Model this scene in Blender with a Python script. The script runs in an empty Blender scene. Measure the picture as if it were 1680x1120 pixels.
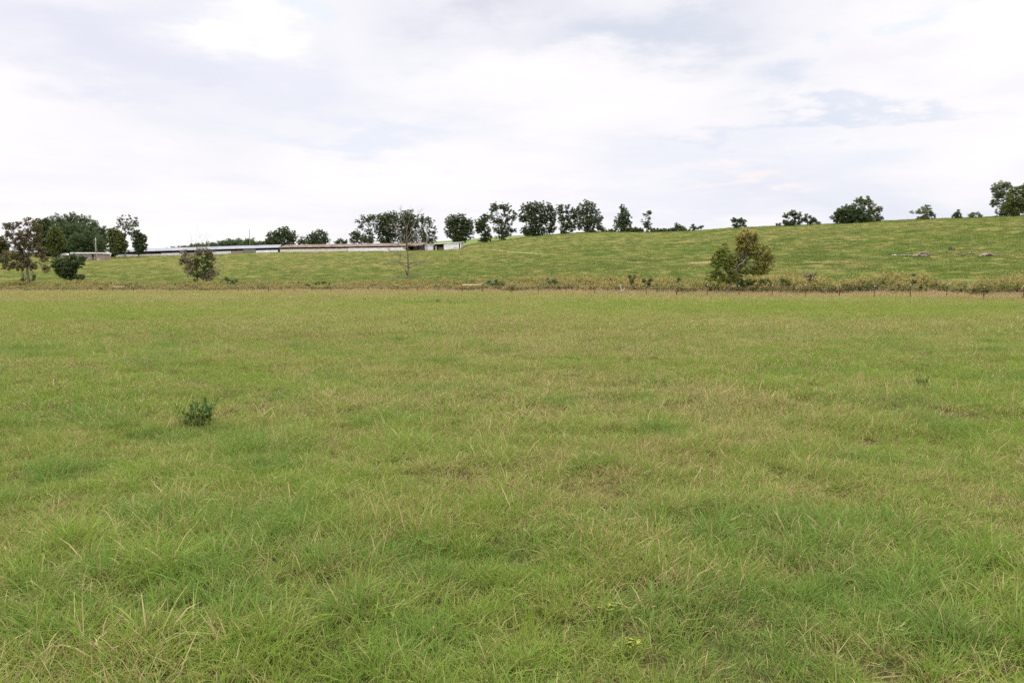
import bpy, math, random
import numpy as np

random.seed(7)
RNG = np.random.default_rng(11)
R = math.radians
scene = bpy.context.scene
COL = scene.collection

# ------------------------------------------------------------------ camera maths
F = 1356.0
CX, CY = 840.0, 560.0
PITCH = math.atan(97.0 / F)
CAM = (0.0, 0.0, 1.65)
cp, sp = math.cos(PITCH), math.sin(PITCH)


def ray(px, py):
    """direction of a photo pixel, scaled so that dy = 1 -> (t, e)"""
    px = np.asarray(px, float); py = np.asarray(py, float)
    x = px - CX; v = -(py - CY)
    dy = F * cp + v * sp
    dz = -F * sp + v * cp
    return x / dy, dz / dy


# ------------------------------------------------------------------ noise
def _hash(ix, iy, seed):
    h = (ix.astype(np.int64) * 374761393 + iy.astype(np.int64) * 668265263 + seed * 1442695041) & 0x7fffffff
    h = ((h ^ (h >> 13)) * 1274126177) & 0x7fffffff
    h = h ^ (h >> 16)
    return (h & 0xffff) / 65535.0


def vnoise(x, y, seed=0):
    x = np.asarray(x, float); y = np.asarray(y, float)
    ix = np.floor(x); iy = np.floor(y)
    fx = x - ix; fy = y - iy
    fx = fx * fx * (3 - 2 * fx); fy = fy * fy * (3 - 2 * fy)
    a = _hash(ix, iy, seed); b = _hash(ix + 1, iy, seed)
    c = _hash(ix, iy + 1, seed); d = _hash(ix + 1, iy + 1, seed)
    return (a * (1 - fx) + b * fx) * (1 - fy) + (c * (1 - fx) + d * fx) * fy


def fbm(x, y, seed=0, octs=3):
    s = 0; a = .5; n = 0
    for k in range(octs):
        s = s + a * vnoise(np.asarray(x) * 2 ** k + 17.3 * k, np.asarray(y) * 2 ** k - 9.1 * k, seed + k)
        n += a; a *= .5
    return s / n


def sstep(a, b, x):
    t = np.clip((x - a) / (b - a), 0, 1)
    return t * t * (3 - 2 * t)


# ------------------------------------------------------------------ terrain
TT = np.linspace(-.8, .8, 801)


def table(pts, smooth=9):
    """pts: list of (px, value) -> table over t"""
    t = np.array([(p[0] - CX) / F for p in pts]); v = np.array([p[1] for p in pts], float)
    y = np.interp(TT, t, v)
    k = np.hanning(smooth + 2)[1:-1]; k /= k.sum()
    yp = np.pad(y, smooth // 2, mode='edge')
    return np.convolve(yp, k, mode='valid')


FENCE = [(-250, 215, 479.5), (0, 200, 479.5), (400, 172, 480), (600, 150, 479.7), (700, 136, 480), (840, 118, 482),
         (928, 110, 483), (1160, 97, 487.5), (1322, 90, 488.7), (1480, 85, 489), (1615, 81, 492.5), (1700, 79, 493), (1950, 76, 494)]
tYf = table([(p[0], 1.0 / p[1]) for p in FENCE], 31)
tYf = 1.0 / tYf
tzf = table([(p[0], 1.65 + float(ray(p[0], p[2])[1]) * p[1]) for p in FENCE], 31)
SKY = [(-250, 400), (-60, 404), (0, 408), (50, 414), (110, 420), (180, 419.5), (300, 416.8), (457, 412), (600, 409.4), (690, 408.3), (730, 408),
       (757, 406), (773, 400.5), (790, 397.5), (840, 392.5), (870, 388), (900, 385), (950, 381.5), (1000, 379.5), (1060, 380.5), (1080, 380), (1150, 378),
       (1200, 374), (1270, 371), (1340, 368.7), (1440, 363), (1500, 360), (1600, 357), (1680, 353), (1950, 342)]
tsk = table([(p[0], float(ray(p[0], p[1])[1])) for p in SKY], 7)
tYr = table([(-250, 540), (0, 530), (300, 530), (700, 520), (840, 500), (1000, 480), (1300, 400), (1680, 350), (1950, 330)], 61)

_uu = np.linspace(-.05, 3, 1200)


def hprof(u):
    u = np.asarray(u, float)
    up = np.where(u > 0, u, 0)
    lin = np.sqrt(up * up + .0036) - .06 * 1.0            # soft start
    lin = np.where(u > 0, lin, 0)
    k = np.clip((u - .72) / .8, 0, None)                  # roll over the crest
    roll = lin - .8 * np.where(k < 1, k * k * .8, .8 * (2 * k - 1)) * .78
    far = .62
    return np.where(u < 1.35, roll, np.maximum(roll, far - .0 * u)) * 1.0


_h = hprof(_uu)
ta = np.zeros_like(TT)
for i in range(len(TT)):
    Y = tYf[i] + _uu * (tYr[i] - tYf[i])
    ok = (_h > .05) & (_uu < 1.5)
    ta[i] = np.min((tsk[i] * Y[ok] + 1.65 - tzf[i]) / _h[ok])


def terrain(X, Y, detail=True):
    X = np.asarray(X, float); Y = np.asarray(Y, float)
    r = np.hypot(X, Y); th = np.arctan2(X, Y); thc = np.clip(th, -.64, .64)
    t = np.tan(thc); Ye = r * np.cos(thc)
    Yf = np.interp(t, TT, tYf); zf = np.interp(t, TT, tzf); Yr = np.interp(t, TT, tYr); a = np.interp(t, TT, ta)
    back = sstep(1.3, 2.2, np.abs(th))
    u = (Ye - Yf) / (Yr - Yf)
    z = zf * np.clip(Ye / Yf, 0, 1) ** 2 + a * hprof(u)
    if detail:
        amp = sstep(0, 1, u * 8) * .35
        z = z + amp * (fbm(X / 38, Y / 38, 5) - .5) + np.where(u > 0, .15, 0) * amp * (vnoise(X / 6, Y / 6, 9) - .5)
        near = sstep(2, 12, r) * (1 - sstep(60, 90, Ye))
        z = z + near * .16 * (fbm(X / 5.5, Y / 5.5, 21) - .5) + .03 * (vnoise(X / .9, Y / .9, 23) - .5) * (1 - sstep(20, 40, Ye))
    return z * (1 - back) + back * 0.0


def ground_at(px, py, ymin=3.0, ymax=650.0):
    t, e = ray(px, py); t = float(t); e = float(e)
    Y = np.geomspace(ymin, ymax, 6000)
    d = terrain(Y * t, Y) - (1.65 + e * Y)
    k = np.argmax(d > 0)
    if d[k] <= 0:
        k = int(np.argmax(d - 1e-3 * 0))
    return float(Y[k] * t), float(Y[k]), float(terrain(Y[k] * t, Y[k]))


def at_depth(px, Y):
    t = (px - CX) / (F * cp + 100 * sp)
    return t * Y, Y, float(terrain(t * Y, Y))


def world(px, py, Y):
    t, e = ray(px, py)
    return np.array([float(t) * Y, Y, 1.65 + float(e) * Y])


# ------------------------------------------------------------------ mesh helpers
def mesh_np(name, V, Q, attrs=None, mat=None):
    V = np.asarray(V, np.float32); Q = np.asarray(Q, np.int32)
    me = bpy.data.meshes.new(name)
    me.vertices.add(len(V)); me.vertices.foreach_set('co', V.ravel())
    k = Q.shape[1]
    me.loops.add(Q.size); me.loops.foreach_set('vertex_index', Q.ravel())
    me.polygons.add(len(Q))
    me.polygons.foreach_set('loop_start', np.arange(0, Q.size, k, dtype=np.int32))
    me.polygons.foreach_set('loop_total', np.full(len(Q), k, np.int32))
    for n, v in (attrs or {}).items():
        a = me.attributes.new(n, 'FLOAT', 'POINT'); a.data.foreach_set('value', np.asarray(v, np.float32))
    if mat:
        me.materials.append(mat)
    me.update(); me.validate()
    return me


def link(o, parent=None):
    COL.objects.link(o)
    if parent is not None:
        o.parent = parent
    return o


def tag(o, label=None, cat=None, group=None, kind=None):
    if label: o['label'] = label
    if cat: o['category'] = cat
    if group: o['group'] = group
    if kind: o['kind'] = kind
    return o


def empty(name, loc, label, cat, group=None, rz=0):
    o = bpy.data.objects.new(name, None); o.location = loc; o.rotation_euler = (0, 0, rz)
    o.empty_display_size = .3
    return link(tag(o, label, cat, group))


class MB:
    """collects quads/tris for one mesh"""
    def __init__(s): s.V = []; s.Fc = []; s.M = []; s.m = 0

    def box(s, c, h, rz=0, ry=0):
        cx, cy, cz = c; hx, hy, hz = h
        n = len(s.V); ca, sa = math.cos(rz), math.sin(rz); cb, sb = math.cos(ry), math.sin(ry)
        for dz in (-hz, hz):
            for dx, dy in ((-hx, -hy), (hx, -hy), (hx, hy), (-hx, hy)):
                x = dx * cb + dz * sb; z = -dx * sb + dz * cb
                s.V.append((cx + x * ca - dy * sa, cy + x * sa + dy * ca, cz + z))
        for f in ((0, 3, 2, 1), (4, 5, 6, 7), (0, 1, 5, 4), (1, 2, 6, 5), (2, 3, 7, 6), (3, 0, 4, 7)):
            s.Fc.append(tuple(n + i for i in f)); s.M.append(s.m)

    def poly(s, pts):
        n = len(s.V); s.V.extend([tuple(p) for p in pts]); s.Fc.append(tuple(range(n, n + len(pts)))); s.M.append(s.m)

    def prism(s, a, b):
        """closed solid between two equal polygons"""
        n = len(s.V); k = len(a)
        s.V.extend([tuple(p) for p in a]); s.V.extend([tuple(p) for p in b])
        s.Fc.append(tuple(range(n + k - 1, n - 1, -1))); s.M.append(s.m)
        s.Fc.append(tuple(range(n + k, n + 2 * k))); s.M.append(s.m)
        for i in range(k):
            j = (i + 1) % k
            s.Fc.append((n + i, n + j, n + k + j, n + k + i)); s.M.append(s.m)

    def tube(s, pts, rad, sides=6):
        pts = [np.array(p, float) for p in pts]; n0 = len(s.V)
        for i, p in enumerate(pts):
            d = pts[min(i + 1, len(pts) - 1)] - pts[max(i - 1, 0)]
            L = np.linalg.norm(d); d = d / L if L > 1e-9 else np.array([0, 0, 1.])
            a = np.cross(d, (0.3, .9, .1) if abs(d[2]) > .8 else (0, 0, 1.)); a /= np.linalg.norm(a) + 1e-12
            b = np.cross(d, a); r = rad[i] if hasattr(rad, '__len__') else rad
            for k in range(sides):
                q = 2 * math.pi * k / sides
                s.V.append(tuple(p + r * (math.cos(q) * a + math.sin(q) * b)))
        for i in range(len(pts) - 1):
            for k in range(sides):
                j = (k + 1) % sides; a = n0 + i * sides
                s.Fc.append((a + k, a + j, a + sides + j, a + sides + k)); s.M.append(s.m)
        s.Fc.append(tuple(n0 + k for k in reversed(range(sides)))); s.M.append(s.m)
        e = n0 + (len(pts) - 1) * sides
        s.Fc.append(tuple(e + k for k in range(sides))); s.M.append(s.m)

    def build(s, name, mats, parent=None, smooth=False):
        me = bpy.data.meshes.new(name); me.from_pydata(s.V, [], s.Fc)
        for m in (mats if isinstance(mats, (list, tuple)) else [mats]): me.materials.append(m)
        me.polygons.foreach_set('material_index', s.M)
        if smooth: me.polygons.foreach_set('use_smooth', [True] * len(me.polygons))
        me.update()
        return link(bpy.data.objects.new(name, me), parent)


# ------------------------------------------------------------------ materials
class NT:
    def __init__(s, name):
        s.m = bpy.data.materials.new(name); s.m.use_nodes = True
        s.t = s.m.node_tree; s.n = s.t.nodes; s.l = s.t.links; s.n.clear()
        s.out = s.n.new('ShaderNodeOutputMaterial')

    def add(s, typ, **kw):
        n = s.n.new(typ)
        for k, v in kw.items():
            if k.startswith('i_'):
                key = k[2:]; key = int(key) if key.isdigit() else key.replace('_', ' ')
                n.inputs[key].default_value = v
            else:
                setattr(n, k, v)
        return n

    def mixc(s, fac, a, b):
        n = s.n.new('ShaderNodeMix'); n.data_type = 'RGBA'
        for sock, v in ((n.inputs[0], fac), (n.inputs[6], a), (n.inputs[7], b)):
            if hasattr(v, 'links') or isinstance(v, bpy.types.NodeSocket): s.l.new(v, sock)
            else: sock.default_value = v if not isinstance(v, tuple) else (*v, 1)[:4]
        return n.outputs[2]

    def math(s, op, a, b=None, c=None, clamp=False):
        n = s.n.new('ShaderNodeMath'); n.operation = op; n.use_clamp = clamp
        for i, v in enumerate((a, b, c)):
            if v is None: continue
            if isinstance(v, bpy.types.NodeSocket): s.l.new(v, n.inputs[i])
            else: n.inputs[i].default_value = v
        return n.outputs[0]

    def ramp(s, v, a, b, lo=0., hi=1.):
        n = s.n.new('ShaderNodeMapRange'); n.inputs[1].default_value = a; n.inputs[2].default_value = b
        n.inputs[3].default_value = lo; n.inputs[4].default_value = hi; n.interpolation_type = 'SMOOTHSTEP'
        s.l.new(v, n.inputs[0]); return n.outputs[0]

    def noise(s, scale, detail=3, rough=.55, vec=None, stretch=None, pos=True):
        n = s.n.new('ShaderNodeTexNoise'); n.inputs['Scale'].default_value = scale
        n.inputs['Detail'].default_value = detail; n.inputs['Roughness'].default_value = rough
        if vec is None:
            vec = s.n.new('ShaderNodeNewGeometry').outputs['Position'] if pos else s.n.new('ShaderNodeTexCoord').outputs['Object']
        if stretch:
            mp = s.n.new('ShaderNodeMapping'); mp.inputs['Scale'].default_value = stretch; s.l.new(vec, mp.inputs[0]); vec = mp.outputs[0]
        s.l.new(vec, n.inputs['Vector']); return n.outputs[0]

    def surf(s, col, rough=.9, spec=.2, metal=0., bump=None, bstr=.3, bdist=.02):
        p = s.n.new('ShaderNodeBsdfPrincipled')
        if isinstance(col, bpy.types.NodeSocket): s.l.new(col, p.inputs['Base Color'])
        else: p.inputs['Base Color'].default_value = (*col, 1)
        p.inputs['Roughness'].default_value = rough; p.inputs['Specular IOR Level'].default_value = spec
        p.inputs['Metallic'].default_value = metal
        if bump is not None:
            b = s.n.new('ShaderNodeBump'); b.inputs['Strength'].default_value = bstr; b.inputs['Distance'].default_value = bdist
            s.l.new(bump, b.inputs['Height']); s.l.new(b.outputs[0], p.inputs['Normal'])
        s.l.new(p.outputs[0], s.out.inputs[0]); return s.m

    def leafsurf(s, col, trans=.35, rough=.6, spec=.25):
        p = s.n.new('ShaderNodeBsdfPrincipled'); s.l.new(col, p.inputs['Base Color'])
        p.inputs['Roughness'].default_value = rough; p.inputs['Specular IOR Level'].default_value = spec
        t = s.n.new('ShaderNodeBsdfTranslucent'); s.l.new(col, t.inputs['Color'])
        m = s.n.new('ShaderNodeMixShader'); m.inputs[0].default_value = trans
        s.l.new(p.outputs[0], m.inputs[1]); s.l.new(t.outputs[0], m.inputs[2]); s.l.new(m.outputs[0], s.out.inputs[0])
        return s.m

    def attr(s, name, typ='GEOMETRY'):
        n = s.n.new('ShaderNodeAttribute'); n.attribute_name = name; n.attribute_type = typ; return n.outputs['Fac']


def grass_mat(name, gA, gB, gC, straw, brown, trans=.4):
    """gA bright green, gB olive green, gC dark blue-green; dry blades straw/brown"""
    k = NT(name)
    rnd = k.attr('rnd'); rnd2 = k.attr('rndb'); along = k.attr('along')
    tint = k.attr('tint', 'INSTANCER'); hue = k.attr('hue', 'INSTANCER')
    g = k.mixc(rnd2, gA, gB)
    g = k.mixc(k.math('MULTIPLY', hue, .85), g, gC)
    dry = k.mixc(k.ramp(rnd2, .35, .75), straw, brown)
    f = k.ramp(k.math('SUBTRACT', tint, rnd), -.06, .06)
    c = k.mixc(f, g, dry)
    base = k.ramp(along, 0., .35, .55, 0.)
    c = k.mixc(k.math('MULTIPLY', base, .7), c, brown)
    return k.leafsurf(c, trans, .65, .10)


def leaf_mat(name, a, b, c=None, trans=.3):
    """two tones by leaf, 'tone' attribute moves to c"""
    k = NT(name)
    col = k.mixc(k.attr('rnd'), a, b)
    if c is not None:
        col = k.mixc(k.attr('tone'), col, c)
    return k.leafsurf(col, trans, .6, .15)


def plain(name, a, b, scale=3., rough=.85, spec=.2, metal=0., stretch=None, lo=.35, hi=.65, bstr=.3, bdist=.02):
    k = NT(name)
    nz = k.noise(scale, 5, .6, stretch=stretch)
    return k.surf(k.mixc(k.ramp(nz, lo, hi), a, b), rough, spec, metal, nz, bstr, bdist)


M = {}
M['grass'] = grass_mat('grass_blades', (.146, .242, .034), (.206, .252, .038), (.094, .188, .042), (.385, .330, .145), (.240, .178, .074))
M['hillgrass'] = grass_mat('hill_grass_blades', (.098, .172, .028), (.134, .176, .034), (.060, .130, .026), (.18, .188, .06), (.155, .145, .05), .35)
M['tan'] = grass_mat('tan_grass_blades', (.22, .22, .07), (.30, .25, .09), (.14, .17, .05), (.50, .38, .20), (.38, .27, .15), .35)
M['weed'] = grass_mat('weed_leaves', (.150, .180, .040), (.215, .205, .055), (.080, .125, .035), (.33, .265, .080), (.22, .16, .07), .4)
M['seed'] = plain('seed_heads', (.44, .33, .17), (.33, .25, .12), 60)
M['bark'] = plain('grey_brown_bark', (.10, .08, .06), (.19, .16, .13), 2.5, stretch=(3, 3, .8))
M['palebark'] = plain('pale_grey_bark', (.30, .27, .23), (.46, .42, .37), 2.5, stretch=(3, 3, .8))
M['deadwood'] = plain('weathered_wood', (.10, .078, .06), (.26, .215, .175), 1.3)
M['oak'] = leaf_mat('oak_leaves', (.046, .076, .027), (.092, .124, .045), trans=.3)
M['oakair'] = leaf_mat('airy_oak_leaves', (.055, .084, .032), (.110, .138, .056))
M['olive'] = leaf_mat('olive_leaves', (.085, .115, .030), (.150, .170, .048))
M['light'] = leaf_mat('feathery_leaves', (.125, .160, .080), (.185, .215, .110), trans=.4)
M['rusty'] = leaf_mat('reddish_leaves', (.080, .105, .034), (.120, .115, .044), (.140, .100, .048))
M['lean'] = leaf_mat('autumn_leaves', (.085, .135, .022), (.225, .265, .042), (.29, .235, .065))
M['dry'] = leaf_mat('dry_leaves', (.145, .13, .075), (.22, .185, .115))
M['vine'] = leaf_mat('vine_leaves', (.075, .115, .030), (.14, .175, .052))
M['steel'] = plain('galvanised_roof', (.17, .18, .20), (.23, .24, .26), .35, .85, .08, 0., stretch=(.6, .6, 3))
M['rust'] = plain('rusted_roof', (.070, .042, .032), (.16, .115, .085), .45, .8, .2, .1, lo=.38, hi=.6)
M['curtain'] = plain('pale_curtain', (.52, .52, .54), (.68, .68, .69), .25)
M['whitepaint'] = plain('white_paint', (.66, .67, .70), (.80, .80, .81), .4, .6)
M['cream'] = plain('cream_boards', (.55, .50, .42), (.66, .62, .55), .5)
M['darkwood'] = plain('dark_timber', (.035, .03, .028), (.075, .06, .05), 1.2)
M['brick'] = plain('pink_brick', (.25, .18, .155), (.33, .26, .23), 2.5)
M['greyboard'] = plain('grey_boards', (.16, .16, .14), (.24, .23, .20), .9, stretch=(4, 4, .5))
M['orange'] = plain('orange_plastic', (.55, .20, .05), (.66, .28, .08), 2)
M['glass'] = plain('window_glass', (.05, .06, .08), (.09, .10, .12), 1, .15, .6)
M['rubber'] = plain('tyre_rubber', (.02, .02, .02), (.035, .035, .035), 5)
M['postbrown'] = plain('brown_post', (.085, .038, .022), (.15, .075, .042), 8)
M['rail'] = plain('sunbleached_rail', (.50, .43, .25), (.62, .55, .36), 5)
M['tip'] = plain('white_post_tip', (.78, .78, .72), (.82, .82, .78), 8)
M['wire'] = plain('fence_wire', (.14, .10, .08), (.24, .19, .15), 8, .6, .4, .4)
M['rock'] = plain('pale_rock', (.34, .32, .29), (.55, .53, .49), 3)
M['reddirt'] = plain('red_dirt', (.21, .125, .08), (.30, .19, .13), 1.5)
M['sand'] = plain('sandy_track', (.22, .215, .09), (.33, .29, .14), .15)
M['yleaf'] = plain('yellow_green_leaves', (.20, .25, .04), (.30, .31, .06), 30)
M['thistle'] = leaf_mat('dark_weed_leaves', (.050, .110, .018), (.130, .195, .038), (.28, .23, .09))


def ground_material():
    k = NT('meadow_soil_and_turf')
    fine = k.noise(14, 4, .65); mid = k.noise(.55, 4, .6); big = k.noise(.07, 3, .55); clump = k.noise(.9, 3, .7, stretch=(.45, 1, 1))
    g = k.mixc(k.ramp(mid, .38, .62), (.085, .105, .024), (.120, .125, .034))
    g = k.mixc(k.ramp(big, .42, .62), g, (.165, .135, .050))
    g = k.mixc(k.ramp(clump, .55, .72), g, (.060, .095, .024))
    g = k.mixc(k.ramp(fine, .45, .7, 0, .6), g, (.09, .07, .04))
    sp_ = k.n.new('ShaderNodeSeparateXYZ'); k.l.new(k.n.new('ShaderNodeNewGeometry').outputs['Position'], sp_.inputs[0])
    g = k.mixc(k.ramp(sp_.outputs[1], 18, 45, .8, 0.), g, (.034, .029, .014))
    return k.surf(g, 1., 0., 0, fine, .6, .04)


M['ground'] = ground_material()

# ------------------------------------------------------------------ ground sheet
rs = np.concatenate([[0.0], np.geomspace(.4, 60, 110), np.linspace(62, 620, 190), np.geomspace(640, 1580, 10)])
an = np.concatenate([np.linspace(-math.pi, -.82, 40, endpoint=False), np.linspace(-.82, .82, 330, endpoint=False), np.linspace(.82, math.pi, 40, endpoint=False)])
RR, AA = np.meshgrid(rs[1:], an, indexing='ij')
X = RR * np.sin(AA); Y = RR * np.cos(AA); Z = terrain(X, Y)
nr, na = X.shape
V = np.stack([X.ravel(), Y.ravel(), Z.ravel()], 1)
i, j = np.meshgrid(np.arange(nr - 1), np.arange(na), indexing='ij'); j2 = (j + 1) % na
Q = np.stack([i * na + j, (i + 1) * na + j, (i + 1) * na + j2, i * na + j2], -1).reshape(-1, 4)[:, ::-1]
# close the middle with a small fan of quads (pairs of sectors)
c = len(V); V = np.vstack([V, [[0, 0, float(terrain(0, .01))]]])
jj = np.arange(0, na - 1, 2)
fan = np.stack([np.full_like(jj, c), jj, jj + 1, (jj + 2) % na], 1)[:, ::-1]
Q = np.vstack([Q, fan])
me = mesh_np('meadow_ground', V, Q, None, M['ground']); me.polygons.foreach_set('use_smooth', [True] * len(me.polygons))
tag(link(bpy.data.objects.new('ground', me)), 'grassy pasture ground rising to a long hill', None, None, 'structure')


# ------------------------------------------------------------------ blades
def blades(n, spread, L, Lvar, w, lean0, curl, bias=0., rad_pow=.5, base_az=None, segs=3, rng=RNG):
    rr = spread * rng.random(n) ** rad_pow; aa = rng.random(n) * 2 * math.pi
    x = rr * np.cos(aa); y = rr * np.sin(aa)
    az = aa + rng.normal(0, .9, n)                       # fan outwards
    ln = L * (1 + Lvar * rng.normal(0, 1, n)).clip(.35, 1.5)
    ph0 = np.abs(rng.normal(lean0, lean0 * .6, n)); dph = np.abs(rng.normal(curl, curl * .5, n))
    ww = w * (.6 + .8 * rng.random(n))
    tw = rng.normal(0, .7, n)
    P = np.zeros((n, segs + 1, 3)); P[:, 0, 0] = x; P[:, 0, 1] = y; P[:, 0, 2] = -.012
    wprof = np.array([1, .95, .62, .12]) if segs == 3 else np.linspace(1, .12, segs + 1)
    for s in range(segs):
        ph = ph0 + dph * (s + .5) / segs
        st = ln / segs
        P[:, s + 1, 0] = P[:, s, 0] + st * np.sin(ph) * np.cos(az) + st * bias
        P[:, s + 1, 1] = P[:, s, 1] + st * np.sin(ph) * np.sin(az)
        P[:, s + 1, 2] = np.maximum(P[:, s, 2] + st * np.cos(ph), .004 + .02 * rng.random(n))
    sd = np.stack([-np.sin(az + tw), np.cos(az + tw), 0 * az], 1)
    Vt = np.zeros((n, segs + 1, 2, 3))
    for s in range(segs + 1):
        off = sd * (ww * wprof[s] * .5)[:, None]
        Vt[:, s, 0] = P[:, s] - off; Vt[:, s, 1] = P[:, s] + off
    k = 2 * (segs + 1)
    base = (np.arange(n) * k)[:, None, None]
    q = np.array([[2 * s, 2 * s + 1, 2 * s + 3, 2 * s + 2] for s in range(segs)])[None]
    Qd = (base + q).reshape(-1, 4)
    rnd = np.repeat(rng.random(n), k); rnd2 = np.repeat(rng.random(n), k)
    along = np.tile(np.repeat(np.linspace(0, 1, segs + 1), 2), n)
    return Vt.reshape(-1, 3), Qd, rnd, rnd2, along


def join(parts):
    V, Qs, a, b, c = [], [], [], [], []
    n = 0
    for v, q, r1, r2, al in parts:
        V.append(v); Qs.append(q + n); a.append(r1); b.append(r2); c.append(al); n += len(v)
    return np.vstack(V), np.vstack(Qs), np.concatenate(a), np.concatenate(b), np.concatenate(c)


def seedheads(n, spread, h, hl, hw, rng=RNG):
    """thin stems with small spindle heads (foxtail), always 'dry' so rnd=0"""
    out = []
    for _ in range(n):
        r = spread * rng.random() ** .5; a = rng.random() * 6.283
        b = blades(1, 0, h * (.7 + .6 * rng.random()), 0, .0022 * hw / .009, .22, .35, segs=3, rng=rng)
        v = b[0].copy(); v[:, 0] += r * math.cos(a); v[:, 1] += r * math.sin(a)
        out.append((v, b[1], b[2], b[3], b[4]))
        tip = v[-2:].mean(0); d = tip - v[-4:-2].mean(0); d /= np.linalg.norm(d) + 1e-9
        s1 = np.cross(d, (0, 0, 1.)); s1 /= np.linalg.norm(s1) + 1e-9; s2 = np.cross(d, s1)
        ring = []
        for f, w in ((0, .25), (.3, 1), (.7, .9), (1., .15)):
            for k in range(4):
                q = k * math.pi / 2
                ring.append(tip + d * hl * f + hw * w * .5 * (math.cos(q) * s1 + math.sin(q) * s2))
        q = np.array([[i * 4 + k, i * 4 + (k + 1) % 4, i * 4 + 4 + (k + 1) % 4, i * 4 + 4 + k] for i in range(3) for k in range(4)])
        out.append((np.array(ring), q, np.zeros(16), np.full(16, .1 + .5 * rng.random()), np.ones(16)))
    return join(out)


def proto(colname, i, data, mat):
    V, Qd, a, b, c = data
    me = mesh_np(colname, V, Qd, {'rnd': a, 'rndb': b, 'along': c}, mat)
    return bpy.data.objects.new('%s.%03d' % (colname, i), me)


def scatter(name, protos, P, idx, rot, scl, tint, hue, label=None):
    """one object: points with attributes + an instancing node group"""
    col = bpy.data.collections.new(name + '_sources')
    for o in protos: col.objects.link(o)
    me = bpy.data.meshes.new(name)
    n = len(P)
    me.vertices.add(n); me.vertices.foreach_set('co', np.asarray(P, np.float32).ravel())
    for nm, ty, dat in (('idx', 'INT', idx), ('tint', 'FLOAT', tint), ('hue', 'FLOAT', hue)):
        a = me.attributes.new(nm, ty, 'POINT'); a.data.foreach_set('value', np.asarray(dat, np.int32 if ty == 'INT' else np.float32))
    for nm, dat in (('rot', rot), ('scl', scl)):
        a = me.attributes.new(nm, 'FLOAT_VECTOR', 'POINT'); a.data.foreach_set('vector', np.asarray(dat, np.float32).ravel())
    o = link(bpy.data.objects.new(name, me)); tag(o, label, None, None, 'stuff')
    g = bpy.data.node_groups.new(name + '_nodes', 'GeometryNodeTree')
    g.interface.new_socket('Geometry', in_out='INPUT', socket_type='NodeSocketGeometry')
    g.interface.new_socket('Geometry', in_out='OUTPUT', socket_type='NodeSocketGeometry')
    N, Lk = g.nodes, g.links
    gi = N.new('NodeGroupInput'); go = N.new('NodeGroupOutput')
    ci = N.new('GeometryNodeCollectionInfo'); ci.inputs[0].default_value = col
    ci.inputs['Separate Children'].default_value = True; ci.inputs['Reset Children'].default_value = True
    iop = N.new('GeometryNodeInstanceOnPoints'); iop.inputs['Pick Instance'].default_value = True

    def na(nm, ty):
        q = N.new('GeometryNodeInputNamedAttribute'); q.data_type = ty; q.inputs[0].default_value = nm; return q.outputs[0]
    e2r = N.new('FunctionNodeEulerToRotation')
    Lk.new(na('rot', 'FLOAT_VECTOR'), e2r.inputs[0])
    Lk.new(gi.outputs[0], iop.inputs['Points']); Lk.new(ci.outputs[0], iop.inputs['Instance'])
    Lk.new(na('idx', 'INT'), iop.inputs['Instance Index']); Lk.new(e2r.outputs[0], iop.inputs['Rotation'])
    Lk.new(na('scl', 'FLOAT_VECTOR'), iop.inputs['Scale']); Lk.new(iop.outputs[0], go.inputs[0])
    md = o.modifiers.new('scatter', 'NODES'); md.node_group = g
    return o


def wedge(y0, y1, dens, tmax=.72, rng=RNG, mg=4.0):
    """uniform points in the wedge |x|<tmax*y+1"""
    A = (y1 - y0) * 2 * (tmax * y1 + mg)
    n = int(A * dens)
    Y = rng.uniform(y0, y1, n); X = rng.uniform(-1, 1, n) * (tmax * y1 + mg)
    k = np.abs(X) < tmax * Y + mg
    return X[k], Y[k]


def fenceY(X, Y):
    """depth of the fence line in the direction of (X,Y)"""
    th = np.clip(np.arctan2(X, Y), -.64, .64)
    return np.interp(np.tan(th), TT, tYf)


# ------------------------------------------------------------------ field grass
protos = []


def addp(lst, cname, datas, mat):
    s = len(lst)
    for d in datas: lst.append(proto(cname, len(lst), d, mat))
    return list(range(s, len(lst)))


g = M['grass']
def mixtuft(n, spread, L, w, sc=1.0):
    a = blades(int(n * .5), spread, L, .34, w, .52, .95)
    b = blades(int(n * .5), spread * 1.2, L * .85, .38, w * .8, 1.1, .6)        # low tangled blades
    return join([a, b])

GA = addp(protos, 'grass_tuft', [mixtuft(72, .085, .098, .0040) for _ in range(8)], g)
GL = addp(protos, 'grass_tuft', [join([blades(64, .085, .165, .28, .0056, .6, 1.1), blades(26, .09, .10, .3, .004, 1.0, .6)]) for _ in range(4)], g)     # lush long tufts
GT = addp(protos, 'grass_tuft', [blades(50, .14, .12, .35, .0036, 1.35, .3, segs=3) for _ in range(5)], g)        # flattened thatch
GF = addp(protos, 'grass_tuft', [seedheads(3, .09, .15, .040, .0075) for _ in range(4)], g)
GS = addp(protos, 'grass_tuft', [blades(5, .08, .22, .3, .0032, .9, .9) for _ in range(4)], g)             # long single stems
GB = addp(protos, 'grass_tuft', [mixtuft(86, .17, .092, .0056) for _ in range(6)], g)
GBL = addp(protos, 'grass_tuft', [blades(80, .15, .14, .3, .006, .6, .9) for _ in range(3)], g)
GBF = addp(protos, 'grass_tuft', [seedheads(7, .2, .12, .045, .011) for _ in range(3)], g)
GC = addp(protos, 'grass_tuft', [mixtuft(110, .42, .10, .013) for _ in range(5)], g)
GCL = addp(protos, 'grass_tuft', [blades(90, .38, .14, .3, .015, .6, .8) for _ in range(3)], g)
GD = addp(protos, 'grass_tuft', [mixtuft(120, .95, .15, .032) for _ in range(5)], g)

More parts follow.
